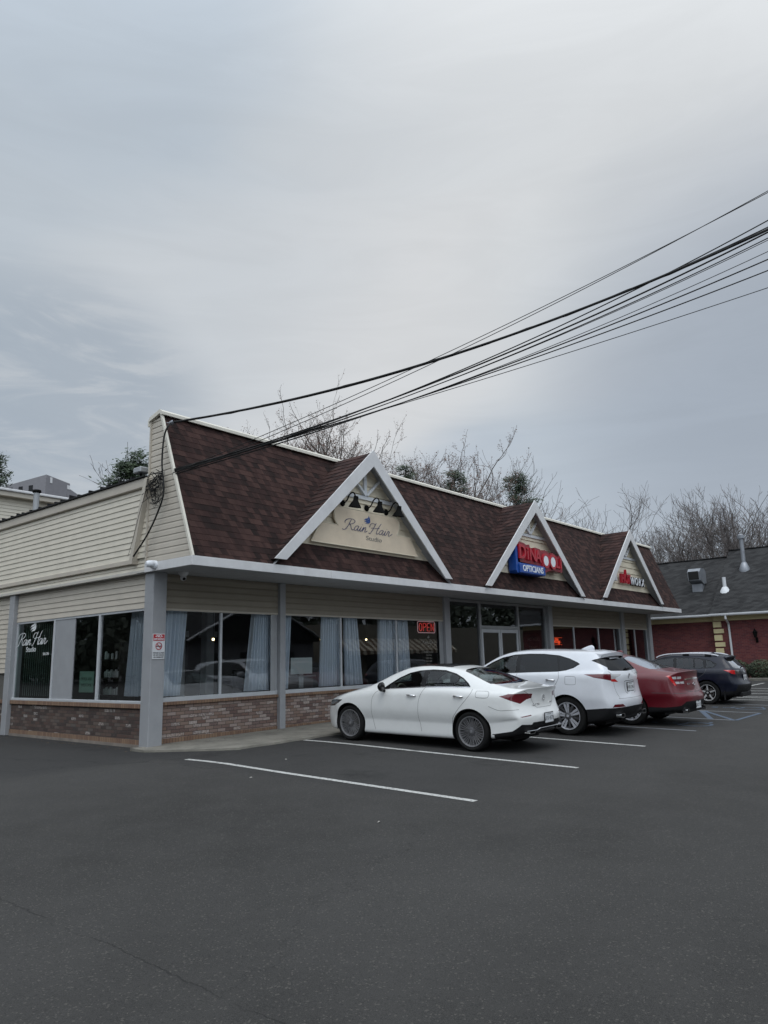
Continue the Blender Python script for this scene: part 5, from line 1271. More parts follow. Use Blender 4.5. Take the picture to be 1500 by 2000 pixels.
mb = MB(); mb.lathe([(.26, -.22), (.27, -.02), (.13, .32), (.105, .34)], (40.5, 9.45, zf), (0, 0, 1), 16); mb.box(40.0, 9.1, zf-.42, 40.2, 9.8, zf-.38); mb.build('flashing', 'galv', t, auto=40)
MB().tube([(40.5, 9.45, zf), (40.5, 9.45, zf+1.62)], .10, 14).build('pipe', 'galv', t, auto=40)
MB().lathe([(.02, .28), (.17, .20), (.17, .02), (.12, 0)], (40.5, 9.45, zf+1.55), (0, 0, 1), 16).build('cap', 'galv', t, auto=40)
t = empty('vent_pipe', 'short white plastic vent pipe on the grey shingled roof', 'vent', (39, 10.1, 4.4), world=True); zf = on_roof(39.0)
MB().tube([(39.0, 10.12, zf-.05), (39.0, 10.12, zf+.62)], .085, 12).build('pipe', 'plate', t, auto=40)
MB().lathe([(.30, -.20), (.28, -.14), (.13, .12), (.10, .14)], (39.0, 10.12, zf), (0, 0, 1), 12).build('flashing', 'plate', t, auto=40)
t = empty('wall_lantern', 'black lantern bracketed on the red brick wall', 'lantern', (37.7, 8.65, 2.2), world=True)
MB().tube([(37.71, 8.65, 1.98), (37.60, 8.65, 1.95), (37.50, 8.65, 2.05)], .018, 6).box(37.69, 8.60, 1.85, 37.715, 8.70, 2.1).build('bracket', 'black_metal', t)
MB().lathe([(.05, 0), (.10, .22), (.115, .24), (.04, .34), (.015, .42)], (37.50, 8.65, 2.08), (0, 0, 1), 6).build('lamp_housing', 'black_metal', t)
# hedge and bed
mb = MB(); tag(MB().box(35.2, 3, .05, 37.7, 9.9, gz(36, 8)+.05).build('planting_bed', 'mulch'), kind='structure')
tag(MB().box(35.08, 3, -.1, 35.2, 9.95, gz(35.2, 8)+.12, bev=.02).build('kerb', 'concrete'), kind='structure')
def leafclump(mb, c, r, n, size, rr, flat=.8):
    for _ in range(n):
        u = Vector((rr.gauss(0, 1), rr.gauss(0, 1), rr.gauss(0, 1))).normalized(); p = Vector(c)+Vector((u.x*r[0], u.y*r[1], u.z*r[2]))*rr.uniform(.55, 1.0)**.6
        a = Vector((rr.gauss(0, 1), rr.gauss(0, 1), rr.gauss(0, 1))).normalized(); b_ = a.orthogonal().normalized(); s = size*rr.uniform(.6, 1.3)
        mb.quad(p-a*s, p+b_*s*.5, p+a*s, p-b_*s*.5)
rr = random.Random(11)
for k, y in enumerate((9.35, 8.3, 7.25, 6.2)):
    sh = empty('shrub', ['clipped dark green shrub nearest the brick quoins', 'dark green shrub second from the brick quoins', 'dark green shrub third from the brick quoins', 'dark green shrub farthest right along the brick wall'][k], 'shrub', (36.5, y, .2), group='shrubs along the brick wall', world=True)
    mb = MB(); leafclump(mb, (36.5, y, .62), (.62, .62, .48), 1500, .05, rr); leafclump(mb, (36.5, y, .5), (.45, .5, .40), 500, .06, rr); mb.build('foliage', 'hedge_leaf', sh)
    mb = MB()
    for j in range(5): mb.tube([(36.5+rr.uniform(-.05, .05), y+rr.uniform(-.05, .05), .15), (36.5+rr.uniform(-.3, .3), y+rr.uniform(-.3, .3), .7)], .015, 4)
    mb.build('stem', 'bark', sh)

# ---------------------------------------------------------------- behind on the left
RB = empty('rear_building', 'cream sided building with white roof trim behind the shop', 'building', (10, 28, 0), world=True)
mb = MB(); 
for a in range(60):
    z = 2+a*.13; 
    if z > 7.9: break
    mb.quad((4, 28-.02, z), (14.9, 28-.02, z), (14.9, 28, z+.13), (4, 28, z+.13)); mb.quad((4, 28, z), (14.9, 28, z), (14.9, 28-.02, z), (4, 28-.02, z))
mb.build('wall', 'siding_cream', RB); MB().box(4, 28.001, 0, 14.9, 38, 7.9).build('wall', 'siding_cream', RB)
MB().box(3.9, 27.7, 7.88, 15.0, 28.1, 8.06, bev=.01).build('fascia', 'siding_tan', RB); MB().box(3.8, 27.62, 8.061, 15.05, 38.2, 8.16, bev=.02).build('roof_edge', 'white_trim', RB)
t = empty('vent_stack', 'grey vent stack with dark cap rising from the flat shop roof', 'vent', (9.4, 20.5, 5.25), world=True)
MB().tube([(9.70, 21.4, 5.2), (9.70, 21.4, 6.66)], .085, 12).build('pipe', 'alu', t, auto=40)
MB().lathe([(.0, .10), (.12, .09), (.13, .03), (.09, 0)], (9.70, 21.4, 6.64), (0, 0, 1), 12).build('cap', 'black_metal', t, auto=40)
GB = empty('modern_building', 'grey boxy penthouse storey showing far above the cream rear building', 'building', (38, 80, 0), rot=None, world=True)
mb = MB(); A = Vector((34.9, 85)); Bc = Vector((37.0, 79.6)); Cc = Vector((40.3, 80.6)); Dd = A+(Cc-Bc)
zt = [22.2, 22.95, 22.62, 22.0]
P_ = [A, Bc, Cc, Dd]
for i in range(4):
    j = (i+1) % 4; mb.quad((P_[i].x, P_[i].y, 0), (P_[j].x, P_[j].y, 0), (P_[j].x, P_[j].y, zt[j]), (P_[i].x, P_[i].y, zt[i]))
mb.quad(*[(p.x, p.y, z) for p, z in zip(P_, zt)]); mb.build('wall', 'grey_panel', GB)
for f, z0, z1, w_ in ((.16, 22.1, 22.75, .09), (.88, 21.9, 22.35, .12)):
    c_ = Bc+(Cc-Bc)*f; d = (Cc-Bc)*w_; mb = MB().prism([(c_.x, c_.y-.06, z0), (c_.x+d.x, c_.y+d.y-.06, z0), (c_.x+d.x, c_.y+d.y-.06, z1), (c_.x, c_.y-.06, z1)], (0, .05, 0)); mb.build('window', 'white_trim', GB)
for f in (.1, .35, .6):
    c_ = A+(Bc-A)*f; mb = MB().prism([(c_.x-.06, c_.y, 21.2), (c_.x-.06+.2, c_.y-.5, 21.2), (c_.x-.06+.2, c_.y-.5, 21.9), (c_.x-.06, c_.y, 21.9)], (.05, .02, 0)); mb.build('window', 'black_gloss', GB)
MB().prism([(40.3, 80.6, 21.3), (41.5, 81.0, 21.3), (41.5, 81.0, 21.6), (40.3, 80.6, 22.0)], (0, 4, 0)).build('wing', 'grey_panel', GB)

# ---------------------------------------------------------------- trees
def bare_tree(name, label, group, base, h, spread, seed, lv=6, mat='bark', bud=0, tr=.16, lean=0, minr=.012, fork=.30):
    r = random.Random(seed); T_ = empty(name, label, 'tree', base, group, world=False)
    tk, cr, bd = MB(), MB(), MB()
    cnt = [0]
    def br(p, d, L_, rad, lvl):
        cnt[0] += 1
        n = 4 if lvl < 3 else 3; pts = [p]; q = p.copy(); dd = d.copy()
        for i in range(n):
            dd = (dd+Vector((r.gauss(0, .16), r.gauss(0, .16), r.gauss(0, .12)+(.07 if lvl > 1 else .0)))).normalized(); q = q+dd*L_/n; pts.append(q.copy())
        rs = [max(rad*(1-.38*i/n), minr*.6) for i in range(n+1)]
        (tk if lvl < 2 else cr).tube(pts, rs, 6 if lvl < 2 else 3, caps=False)
        if lvl >= lv:
            if bud:
                for w in pts[1:]:
                    for _ in range(2):
                        c_ = w+Vector((r.gauss(0, .07), r.gauss(0, .07), r.gauss(0, .07))); s = bud*r.uniform(.5, 1.2); a = Vector((r.gauss(0, 1), r.gauss(0, 1), r.gauss(0, 1))).normalized(); b_ = a.orthogonal().normalized(); bd.quad(c_-a*s, c_+b_*s, c_+a*s, c_-b_*s)
            return
        k = 4 if lvl in (1, 2) else (3 if lvl < 4 else (3 if r.random() < .35 or lvl == 6 else 2))
        for j in range(k):
            f = 1 if j == 0 else r.uniform(.35, 1.0); bp = pts[0].lerp(pts[-1], f) if f < 1 else pts[-1]
            i0 = min(int(f*n), n-1); bp = pts[i0].lerp(pts[i0+1], f*n-i0) if f < 1 else pts[-1]
            ax = Vector((r.gauss(0, 1), r.gauss(0, 1), r.gauss(0, .5))).normalized(); ang = r.uniform(.15, .35) if j == 0 else r.uniform(.55, 1.05)*spread
            nd = (dd+ax*math.tan(ang)*.8).normalized(); nd.z = nd.z*.8+.16 if lvl < 4 else nd.z; nd.normalize()
            br(bp, nd, L_*(r.uniform(.64, .78) if j == 0 else (r.uniform(.60, .88) if lvl < 3 else r.uniform(.50, .74))), rad*(.66 if j == 0 else r.uniform(.42, .56)), lvl+1)
    L0 = h*fork
    br(Vector((0, 0, 0)), Vector((lean, 0, 1)).normalized(), L0, tr, 0)
    # scale the whole so it reaches the wanted height
    zmax = max(v[2] for v in cr.v)/1.03; k = h/zmax
    for m_ in (tk, cr, bd): m_.v = [(v[0]*k, v[1]*k, v[2]*k) for v in m_.v]
    tk.build('trunk', mat, T_, loc=V0); cr.build('crown', mat, T_, loc=V0)
    if bud and bd.v: bd.build('buds', 'bud', T_, loc=V0)
    return T_
def conifer(name, label, base, h, rad, seed, clump=.30, n=1600, top=.0, group='evergreens beyond the roofs', mat='needles'):
    r = random.Random(seed); T_ = empty(name, label, 'tree', base, group); tk, cr = MB(), MB()
    tk.tube([(0, 0, 0), (.05, 0, h*.5), (0, 0, h*.97)], [.22, .14, .03], 7)
    nb = int(h*6)
    for i in range(nb):
        f = r.uniform(.25, .99); z = h*f; L_ = rad*(1-f)**.75*r.uniform(.55, 1.15)+.25; a = r.uniform(0, 6.283); d = Vector((math.cos(a), math.sin(a), r.uniform(.05, .45)))
        e = Vector((0, 0, z))+d*L_; tk.tube([(0, 0, z-.1), tuple(Vector((0, 0, z))+d*L_*.5-Vector((0, 0, .05*L_))), tuple(e)], [.04, .025, .01], 4, caps=False)
        m_ = max(3, int(L_*5))
        for j in range(m_):
            c_ = Vector((0, 0, z))+d*L_*(.3+.7*(j+1)/m_)+Vector((r.gauss(0, .10), r.gauss(0, .10), r.gauss(0, .06)))
            for _ in range(int(n/nb/2)+6):
                q = c_+Vector((r.gauss(0, clump*.5), r.gauss(0, clump*.5), r.gauss(0, clump*.25))); a_ = (d+Vector((r.gauss(0, .6), r.gauss(0, .6), r.gauss(0, .6)))).normalized(); b_ = a_.orthogonal().normalized(); s = r.uniform(.10, .20)
                cr.quad(q-a_*s*.5, q+b_*s*.28, q+a_*s, q-b_*s*.28)
    tk.build('trunk', 'bark', T_, loc=V0); cr.build('crown', mat, T_, loc=V0); return T_
BUD = [((28.6, 31, 0), 17.2, 3, 'bare budding tree left of the first gable, directly under the cables', .95), ((37.4, 33, 0), 19.9, 5, 'tall bare budding tree rising behind the first gable', 1.0), ((40.6, 31.5, 0), 18.9, 8, 'bare budding tree with a wide crown just right of the first gable peak', 1.0), ((47.6, 33, 0), 18.3, 9, 'smaller bare budding tree halfway between first and second gable', .8)]
for b_, h, sd, lb, sp in BUD: bare_tree('bare_tree', lb, 'budding trees behind the shop roof', b_, h, sp, sd, lv=7, bud=.05, minr=.011, tr=.30)
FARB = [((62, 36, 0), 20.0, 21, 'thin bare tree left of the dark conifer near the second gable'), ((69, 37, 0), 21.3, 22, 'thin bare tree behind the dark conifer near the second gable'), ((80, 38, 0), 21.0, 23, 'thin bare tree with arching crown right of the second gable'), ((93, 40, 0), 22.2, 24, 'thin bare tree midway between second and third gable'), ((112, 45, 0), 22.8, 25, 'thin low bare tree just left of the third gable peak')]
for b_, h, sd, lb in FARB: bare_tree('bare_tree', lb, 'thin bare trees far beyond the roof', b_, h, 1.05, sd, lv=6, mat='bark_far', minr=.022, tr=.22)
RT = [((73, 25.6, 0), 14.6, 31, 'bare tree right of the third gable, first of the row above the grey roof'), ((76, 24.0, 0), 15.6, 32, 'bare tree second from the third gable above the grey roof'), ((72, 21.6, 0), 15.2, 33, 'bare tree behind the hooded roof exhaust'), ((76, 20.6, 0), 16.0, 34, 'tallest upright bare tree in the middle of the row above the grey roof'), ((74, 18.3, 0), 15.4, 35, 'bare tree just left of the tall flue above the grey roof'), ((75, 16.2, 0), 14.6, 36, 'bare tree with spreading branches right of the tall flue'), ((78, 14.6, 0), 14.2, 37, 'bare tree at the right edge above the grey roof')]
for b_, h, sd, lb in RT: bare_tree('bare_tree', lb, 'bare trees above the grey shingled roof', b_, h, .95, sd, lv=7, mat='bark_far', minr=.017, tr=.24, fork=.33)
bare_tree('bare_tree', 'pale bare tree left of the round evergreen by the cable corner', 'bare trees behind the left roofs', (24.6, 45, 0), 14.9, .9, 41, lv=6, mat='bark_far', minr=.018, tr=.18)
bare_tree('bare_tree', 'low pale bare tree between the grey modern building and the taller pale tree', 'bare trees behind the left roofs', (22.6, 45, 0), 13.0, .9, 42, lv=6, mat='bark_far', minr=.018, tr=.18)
conifer('pine_tree', 'dark pine rising behind the second gable', (55.3, 30.5, 0), 17.4, 4.6, 51, n=9500, clump=.55)
conifer('pine_tree', 'dark pine top low between the first and second gables', (46.5, 31, 0), 16.0, 3.0, 52, n=5600, clump=.45)
conifer('pine_tree', 'small dark pine tip just right of the first gable peak', (38.9, 30, 0), 14.9, 1.5, 53, n=1500)
conifer('evergreen_tree', 'round dark evergreen behind the flat roof by the cable corner', (20.2, 34, 0), 12.6, 3.2, 54, n=8200, clump=.5, mat='evergreen_leaf')
conifer('pine_tree', 'dark evergreen cut off by the left edge behind the cream rear building', (15.5, 40, 0), 12.9, 2.8, 55, n=7200, clump=.45)

# ---------------------------------------------------------------- across the lot, seen only as reflections in the shop windows and car glass
HS = empty('house', 'grey gabled house across the lot, mirrored in the windows', 'building', (36, -20, 0), world=True)
MB().box(30, -26, -.5, 42, -17, 3.2).build('wall', 'grey_panel', HS)
MB().prism([(29.5, -16.5, 3.1), (42.5, -16.5, 3.1), (36, -16.5, 6.3)][::-1], (0, -9.8, 0)).build('roof', 'grey_shingle', HS)
mb = MB(); mb.bar((29.5, -16.4, 3.1), (36, -16.4, 6.35), .08, .35, up=(0, 1, 0)); mb.bar((42.5, -16.4, 3.1), (36, -16.4, 6.35), .08, .35, up=(0, 1, 0)); mb.build('barge_board', 'white_trim', HS)
for x in (31.5, 34.5, 38.5): MB().box(x, -17.0, .9, x+1.3, -16.94, 2.3).build('window', 'black_gloss', HS)
SH = empty('corner_shop', 'shop with striped awning across the lot, mirrored in the windows', 'building', (50, -20, 0), world=True)
MB().box(44.5, -27, -.5, 84, -17.5, 4.6).build('wall', 'siding_shaded', SH)
aw = MB()
for k in range(40):
    x0 = 45+k*.4; aw.quad((x0, -16.0, 2.3), (x0+.4, -16.0, 2.3), (x0+.4, -17.5, 3.4), (x0, -17.5, 3.4), mi=k % 2); aw.quad((x0, -16.0, 2.0), (x0+.4, -16.0, 2.0), (x0+.4, -16.0, 2.3), (x0, -16.0, 2.3), mi=k % 2)
aw.build('awning', ['brick_cap', 'shake_cream'], SH)
for x in (46, 49, 52, 55, 58): MB().box(x, -17.5, .5, x+2, -17.44, 2.3).build('window', 'black_gloss', SH)
rr = random.Random(21)
def wood(x0, y0, x1, y1, h, n):
    mb = MB()
    for i in range(n):
        f = i/n+rr.uniform(-.02, .02); x = x0+(x1-x0)*f+rr.uniform(-3, 3); y = y0+(y1-y0)*f+rr.uniform(-3, 3); hh = h*rr.uniform(.7, 1.15)
        leafclump(mb, (x, y, hh*.5), (h*.32, h*.32, hh*.52), 420, .55, rr)
    return mb
tag(wood(-8, -32, 140, -32, 13, 50).build('distant_wood', 'wood_leaf'), 'dark wood standing behind the houses across the lot', 'trees', kind='stuff')
tag(wood(-30, 120, -26, -25, 13, 60).build('distant_wood', 'wood_leaf'), 'dark wood along the far left side of the lot', 'trees', kind='stuff')
# ---------------------------------------------------------------- gable signs
YS = YP-.05
def outline(P, y0, y1): return [(x, y0, z) for x, z in P], (0, y1-y0, 0)
t = empty('shop_sign', 'cream sign board with blue script lettering in the first gable', 'sign', (13.05, YS, 4.1), world=True)
edge = [(11.12, 4.10), (14.98, 4.10), (14.68, 4.56)]+[(14.22-.05*math.cos(a)+.02, 4.60+.0+.10*math.sin(a)) for a in (-1.2, -.6)]
left = smooth_pts([(11.98, 0, 4.56), (11.90, 0, 4.66), (11.86, 0, 4.78), (11.88, 0, 4.93), (11.99, 0, 5.00)], 3)
right = smooth_pts([(14.10, 0, 5.00), (14.22, 0, 4.93), (14.24, 0, 4.78), (14.20, 0, 4.66), (14.12, 0, 4.56)], 3)
poly = [(11.12, 4.10), (14.98, 4.10), (14.68, 4.56)]+[(p.x, p.z) for p in right[::-1]]+[(p.x, p.z) for p in left[::-1]]+[(11.42, 4.56)]
pts, d = outline(poly, YS-.06, YS-.005); MB().prism(pts, d).build('board', 'sign_cream', t)
ed = MB(); cl = [Vector((x, YS-.055, z)) for x, z in poly]+[Vector((poly[0][0], YS-.055, poly[0][1]))]
ed.tube(cl, .014, 4); ed.build('board_edge', 'shake_cream', t)
mb = MB(); script(mb, 'Rain Hair', .27, FRONT(13.07, YS-.062, 4.50), thick=.075, depth=.006, track=1.0); mb.build('script_lettering', 'navy_letter', t)
mb = MB(); flame(mb, .26, FRONT(13.0, YS-.062, 4.755)); mb.build('flame_emblem', 'logo_blue', t)
mb = MB(); addtext(mb, 'Studio', .15, FRONT(13.24, YS-.064, 4.36), .006, sx=1.55); mb.build('small_lettering', 'grey_letter', t)
# gooseneck lamps
for k, x in enumerate((12.22, 13.08, 13.82)):
    g = empty('gooseneck_lamp', ['black gooseneck lamp, left one over the cream sign board', 'black gooseneck lamp, middle one over the cream sign board', 'black gooseneck lamp, right one over the cream sign board'][k], 'lamp', (x, YP-.03, 5.12), group='gooseneck lamps over the sign board')
    MB().lathe([(0, .05), (.05, .045), (.075, .02), (.08, 0)], (0, 0, 0), (0, -1, 0), 16).build('wall_plate', 'black_metal', g, loc=V0, auto=40)
    MB().tube(smooth_pts([(0, 0, 0), (0, -.10, .01), (0, -.17, .07), (0, -.22, .15), (0, -.31, .20), (0, -.39, .16), (0, -.41, .06)], 5), .016, 8).build('arm', 'black_metal', g, loc=V0, auto=60)
    MB().lathe([(.03, .10), (.055, .09), (.06, 0), (.07, -.02), (.145, -.15), (.15, -.165), (.14, -.16), (.055, -.02)], (0, -.42, .00), (0, -.18, 1), 20).build('lamp_shade', 'black_metal', g, loc=V0, auto=40)
# opticians' sign
t = empty('shop_sign', 'red and blue optician sign in the middle gable', 'sign', (21.2, YS, 4.1), world=True)
yb, yf_ = YS-.02, YS-.34
pts, d = outline([(19.86, 4.02), (21.46, 4.02), (21.50, 4.08), (21.50, 4.34), (19.95, 4.38), (19.95, 4.86), (19.76, 4.86), (19.70, 4.80), (19.70, 4.10), (19.76, 4.02)], yf_+.06, yb); MB().prism(pts, d).build('backing', 'blue_sign', t)
MB().box(19.85, yf_, 4.02, 21.50, yf_+.058, 4.33, bev=.03).build('lower_box', 'blue_sign', t)
mb = MB(); addtext(mb, 'OPTICIANS', .27, FRONT(20.67, yf_-.002, 4.175), .012, bold=.006, sx=.98); mb.build('small_lettering', 'sign_white', t)
red = [(19.83, 4.36), (20.02, 4.345), (21.42, 4.345), (21.50, 4.20), (21.62, 4.16), (21.90, 4.24), (22.1, 4.26), (22.82, 4.24), (22.86, 4.78), (22.62, 4.80), (22.58, 4.72), (22.46, 4.78), (22.2, 4.86), (22.0, 4.78), (21.85, 4.86), (21.6, 4.90), (21.40, 4.80), (21.3, 4.90), (20.98, 4.92), (20.9, 4.82), (20.66, 4.88), (20.6, 4.98), (20.48, 4.92), (20.3, 4.99), (19.90, 5.02), (19.83, 4.96)]
pts, d = outline(red, yf_+.06, yb); MB().prism(pts, d).build('backing', 'sign_red_dark', t)
mb = MB()
for ch, x, z, s in (('D', 20.06, 4.67, .62), ('i', 20.40, 4.66, .58), ('N', 20.72, 4.64, .55), ('A', 21.08, 4.62, .55), ('L', 22.42, 4.52, .50), ('I', 22.66, 4.51, .50)):
    addtext(mb, ch, s, FRONT(x, yf_+.03, z), .06, bold=.012)
mb.box(21.36, yf_+.02, 4.20, 21.43, yf_+.06, 4.62)
for cx in (21.62, 22.12): mb.lathe([(.245, 0), (.245, .05), (.175, .05), (.175, 0)], (cx, yf_+.06, 4.54), (0, -1, 0), 28)
mb.build('red_lettering', 'red_sign', t, auto=40)
for cx in (21.62, 22.12): MB().lathe([(0, .035), (.165, .035), (.17, 0)], (cx, yf_+.05, 4.54), (0, -1, 0), 28).build('lens', 'sign_white', t, auto=40)
# fitness studio sign
t = empty('shop_sign', 'red and white raised letters in the farthest gable', 'sign', (29.5, YS, 4.2), world=True)
mb = MB()
for ch, x in (('H', 28.50), ('O', 28.86), ('T', 29.16)): addtext(mb, ch, .50, FRONT(x, YS-.10, 4.44), .10, bold=.014, sx=.92)
mb.prism([(28.80, YS-.15, 4.58), (28.92, YS-.15, 4.58), (28.88, YS-.15, 4.84)], (0, .1, 0)); mb.build('red_lettering', 'red_sign', t)
mb = MB(); mk_ = MB()
for ch, x in (('W', 29.50), ('O', 29.93), ('R', 30.30), ('X', 30.64)): addtext(mb, ch, .46, FRONT(x, YS-.14, 4.39), .02, bold=.0, sx=.92); addtext(mk_, ch, .46, FRONT(x, YS-.09, 4.39), .07, bold=.014, sx=.92)
mb.build('white_lettering', 'sign_white', t); mk_.build('letter_surround', 'letter_black', t)
t = empty('junction_box', 'small white box on the cream shakes left of the red and white letters', 'box', (27.85, YS, 4.45), world=True)
MB().box(27.72, YS-.12, 4.32, 27.98, YS-.0, 4.56, bev=.02).build('box', 'white_trim', t); MB().tube([(27.9, YS-.06, 4.56), (27.9, YS-.02, 4.75)], .015, 6).build('conduit', 'galv', t)
# no smoking sign on the corner post
t = empty('warning_sign', 'no smoking sign with red header on the corner post', 'sign', (8.12, W-.2, 1.6), world=True)
yq = W-.205
MB().box(8.00, yq-.006, 1.62, 8.272, yq, 2.10, bev=.002).build('panel', 'plate', t); MB().box(8.012, yq-.009, 1.965, 8.26, yq-.0065, 2.088).build('header', 'sign_red_paint', t)
mb = MB(); addtext(mb, '-NO-', .075, FRONT(8.136, yq-.011, 2.055), .002, bold=.002); addtext(mb, 'SMOKING', .052, FRONT(8.136, yq-.011, 1.995), .002, bold=.001); mb.build('header_lettering', 'sign_white', t)
mb = MB()
for i, s in enumerate(('WITHIN 25 FEET', 'OF ANY DOOR', 'OR WINDOW')): addtext(mb, s, .034, FRONT(8.136, yq-.008, 1.735-.040*i), .002, bold=.0008)
mb.box(8.07, yq-.009, 1.855, 8.19, yq-.007, 1.872); mb.tube([(8.18, yq-.008, 1.875), (8.20, yq-.008, 1.90), (8.185, yq-.008, 1.92)], .004, 4); mb.build('lettering', 'letter_black', t)
mb = MB(); mb.lathe([(.072, 0), (.072, .003), (.058, .003), (.058, 0)], (8.136, yq-.007, 1.865), (0, -1, 0), 32); mb.bar((8.09, yq-.011, 1.91), (8.182, yq-.011, 1.82), .003, .012, up=(1, 0, 1)); mb.build('prohibition_ring', 'sign_red_paint', t)
# security cameras
t = empty('security_camera', 'white bullet camera on the fascia by the corner post', 'camera', (7.88, 12.28, 3.40), world=True)
MB().lathe([(0, .06), (.045, .06), (.075, .03), (.085, .0), (.085, -.05)], (7.86, 12.25, 3.40), (-1, 0, 0), 18).build('base', 'sign_white', t, auto=40)
MB().lathe([(0, .10), (.055, .09), (.068, .05), (.066, -.03), (.04, -.07)], (7.79, 12.22, 3.41), (-.75, .2, -.1), 18).build('housing', 'sign_white', t, auto=40)
t = empty('security_camera', 'white turret camera under the soffit beside the corner post', 'camera', (8.62, 12.0, 3.28), world=True)
MB().lathe([(.10, .03), (.10, 0), (.06, -.06)], (8.50, 12.18, 3.275), (0, 0, 1), 18).build('base', 'white_trim', t, auto=40)
bm = bmesh.new(); bmesh.ops.create_uvsphere(bm, u_segments=18, v_segments=12, radius=.062); mb = MB(); mb.add_bm(bm, 0, Matrix.Translation((8.50, 12.18, 3.185))); bm.free(); mb.build('housing', 'white_trim', t, smooth=True)
MB().lathe([(0, .065), (.03, .06), (.035, .045)], (8.50, 12.18, 3.185), (-.2, -.85, -.5), 14).build('lens', 'black_gloss', t, auto=40)

# ---------------------------------------------------------------- window signs
yw_ = W+.075
t = empty('neon_sign', 'red neon OPEN sign hanging behind the studio window', 'sign', (17.2, yw_, 2.4), world=True)
Mx = FRONT(17.18, yw_, 2.395)
MB().box(16.74, yw_+.02, 2.22, 17.62, yw_+.03, 2.57).build('backing', 'black_gloss', t)
mb = MB(); z0, z1 = 2.235, 2.555; c = [(16.80, z0), (17.56, z0), (17.60, z0+.04), (17.60, z1-.04), (17.56, z1), (16.80, z1), (16.76, z1-.04), (16.76, z0+.04), (16.80, z0)]
mb.tube([(a, yw_, b_) for a, b_ in c], .009, 6); mb.build('neon_border', 'neon_white', t)
L_ = {'O': [[(math.cos(a)*.07, math.sin(a)*.11) for a in [2*math.pi*k/14 for k in range(15)]]], 'P': [[(-.06, -.11), (-.06, .11), (.03, .11), (.065, .085), (.065, .025), (.03, 0), (-.06, 0)]], 'E': [[(.06, -.11), (-.06, -.11), (-.06, .11), (.06, .11)], [(-.06, 0), (.04, 0)]], 'N': [[(-.06, -.11), (-.06, .11), (.06, -.11), (.06, .11)]]}
mb = MB()
for ch, dx in zip('OPEN', (-.28, -.09, .10, .29)):
    for S_ in L_[ch]: mb.tube([Mx @ Vector((x+dx, z, 0)) for x, z in S_], .011, 6)
mb.build('neon_lettering', 'neon_red', t)
t = empty('led_sign', 'small red lit LED sign in the window right of the glass doors', 'sign', (25.3, yw_, 2.0), world=True)
Mx = FRONT(25.33, yw_-.005, 2.02)
MB().box(24.84, yw_, 1.87, 25.82, yw_+.05, 2.17, bev=.01).build('housing', 'black_gloss', t)
mb = MB(); addtext(mb, 'OPEN', .12, Mx @ Matrix.Translation((0, .055, 0)), .004, bold=.004); addtext(mb, '- WELCOME -', .12, Mx @ Matrix.Translation((0, -.03, 0)), .004, bold=.004); addtext(mb, 'EYE', .09, Mx @ Matrix.Translation((.18, -.105, 0)), .004, bold=.003)
mb.box(24.87, yw_-.008, 2.145, 25.79, yw_-.004, 2.155).box(24.87, yw_-.008, 1.885, 25.79, yw_-.004, 1.895); mb.build('led_lettering', 'led_red', t)
yv = W+.038
t = empty('window_lettering', 'small white studio lettering with flame on the glass below the OPEN sign', 'lettering', (17.2, yv, 2.0), world=True)
mb = MB(); script(mb, 'Rain Hair', .11, FRONT(17.2, yv, 1.93), thick=.09, depth=.002, track=.9); flame(mb, .12, FRONT(17.2, yv, 2.09), depth=.002); addtext(mb, 'Studio', .06, FRONT(17.25, yv, 1.86), .002); mb.build('script', 'grey_letter', t)
mb = MB(); 
for i, s in enumerate(('OPEN HOURS', 'TUE 10-6', 'WED 10-6', 'THU 10-8', 'FRI 9-5')): addtext(mb, s, .07, FRONT(17.2, yv, 1.68-.085*i), .002)
mb.build('opening_hours', 'grey_letter', t)
t = empty('window_poster', 'dark board with pale lettering behind the glass right of the doors', 'poster', (23.8, W+.2, 1.9), world=True)
MB().box(23.1, W+.22, 1.2, 24.35, W+.24, 2.3).build('board', 'black_gloss', t)
mb = MB(); addtext(mb, 'HOTWORX', .17, FRONT(23.85, W+.215, 2.08), .003); addtext(mb, 'DINAPOLI', .17, FRONT(23.85, W+.215, 1.78), .003); mb.build('lettering', 'grey_letter', t)
# side window lettering
xs_ = X0+.103
t = empty('window_lettering', 'large white script and flame on the side window with blinds', 'lettering', (xs_, 17.7, 2.2), world=True)
mb = MB(); script(mb, 'Rain Hair', .30, LEFTF(xs_, 17.55, 2.06), thick=.075, depth=.003, track=.82, sx=1.1); flame(mb, .34, LEFTF(xs_, 17.55, 2.42), depth=.003); mb.build('script', 'letter_white', t)
mb = MB(); addtext(mb, 'Studio', .17, LEFTF(xs_, 17.6, 1.95), .003, sx=1.15); addtext(mb, 'SALON', .09, LEFTF(xs_, 16.85, 1.83), .003); mb.build('small_lettering', 'letter_white', t)

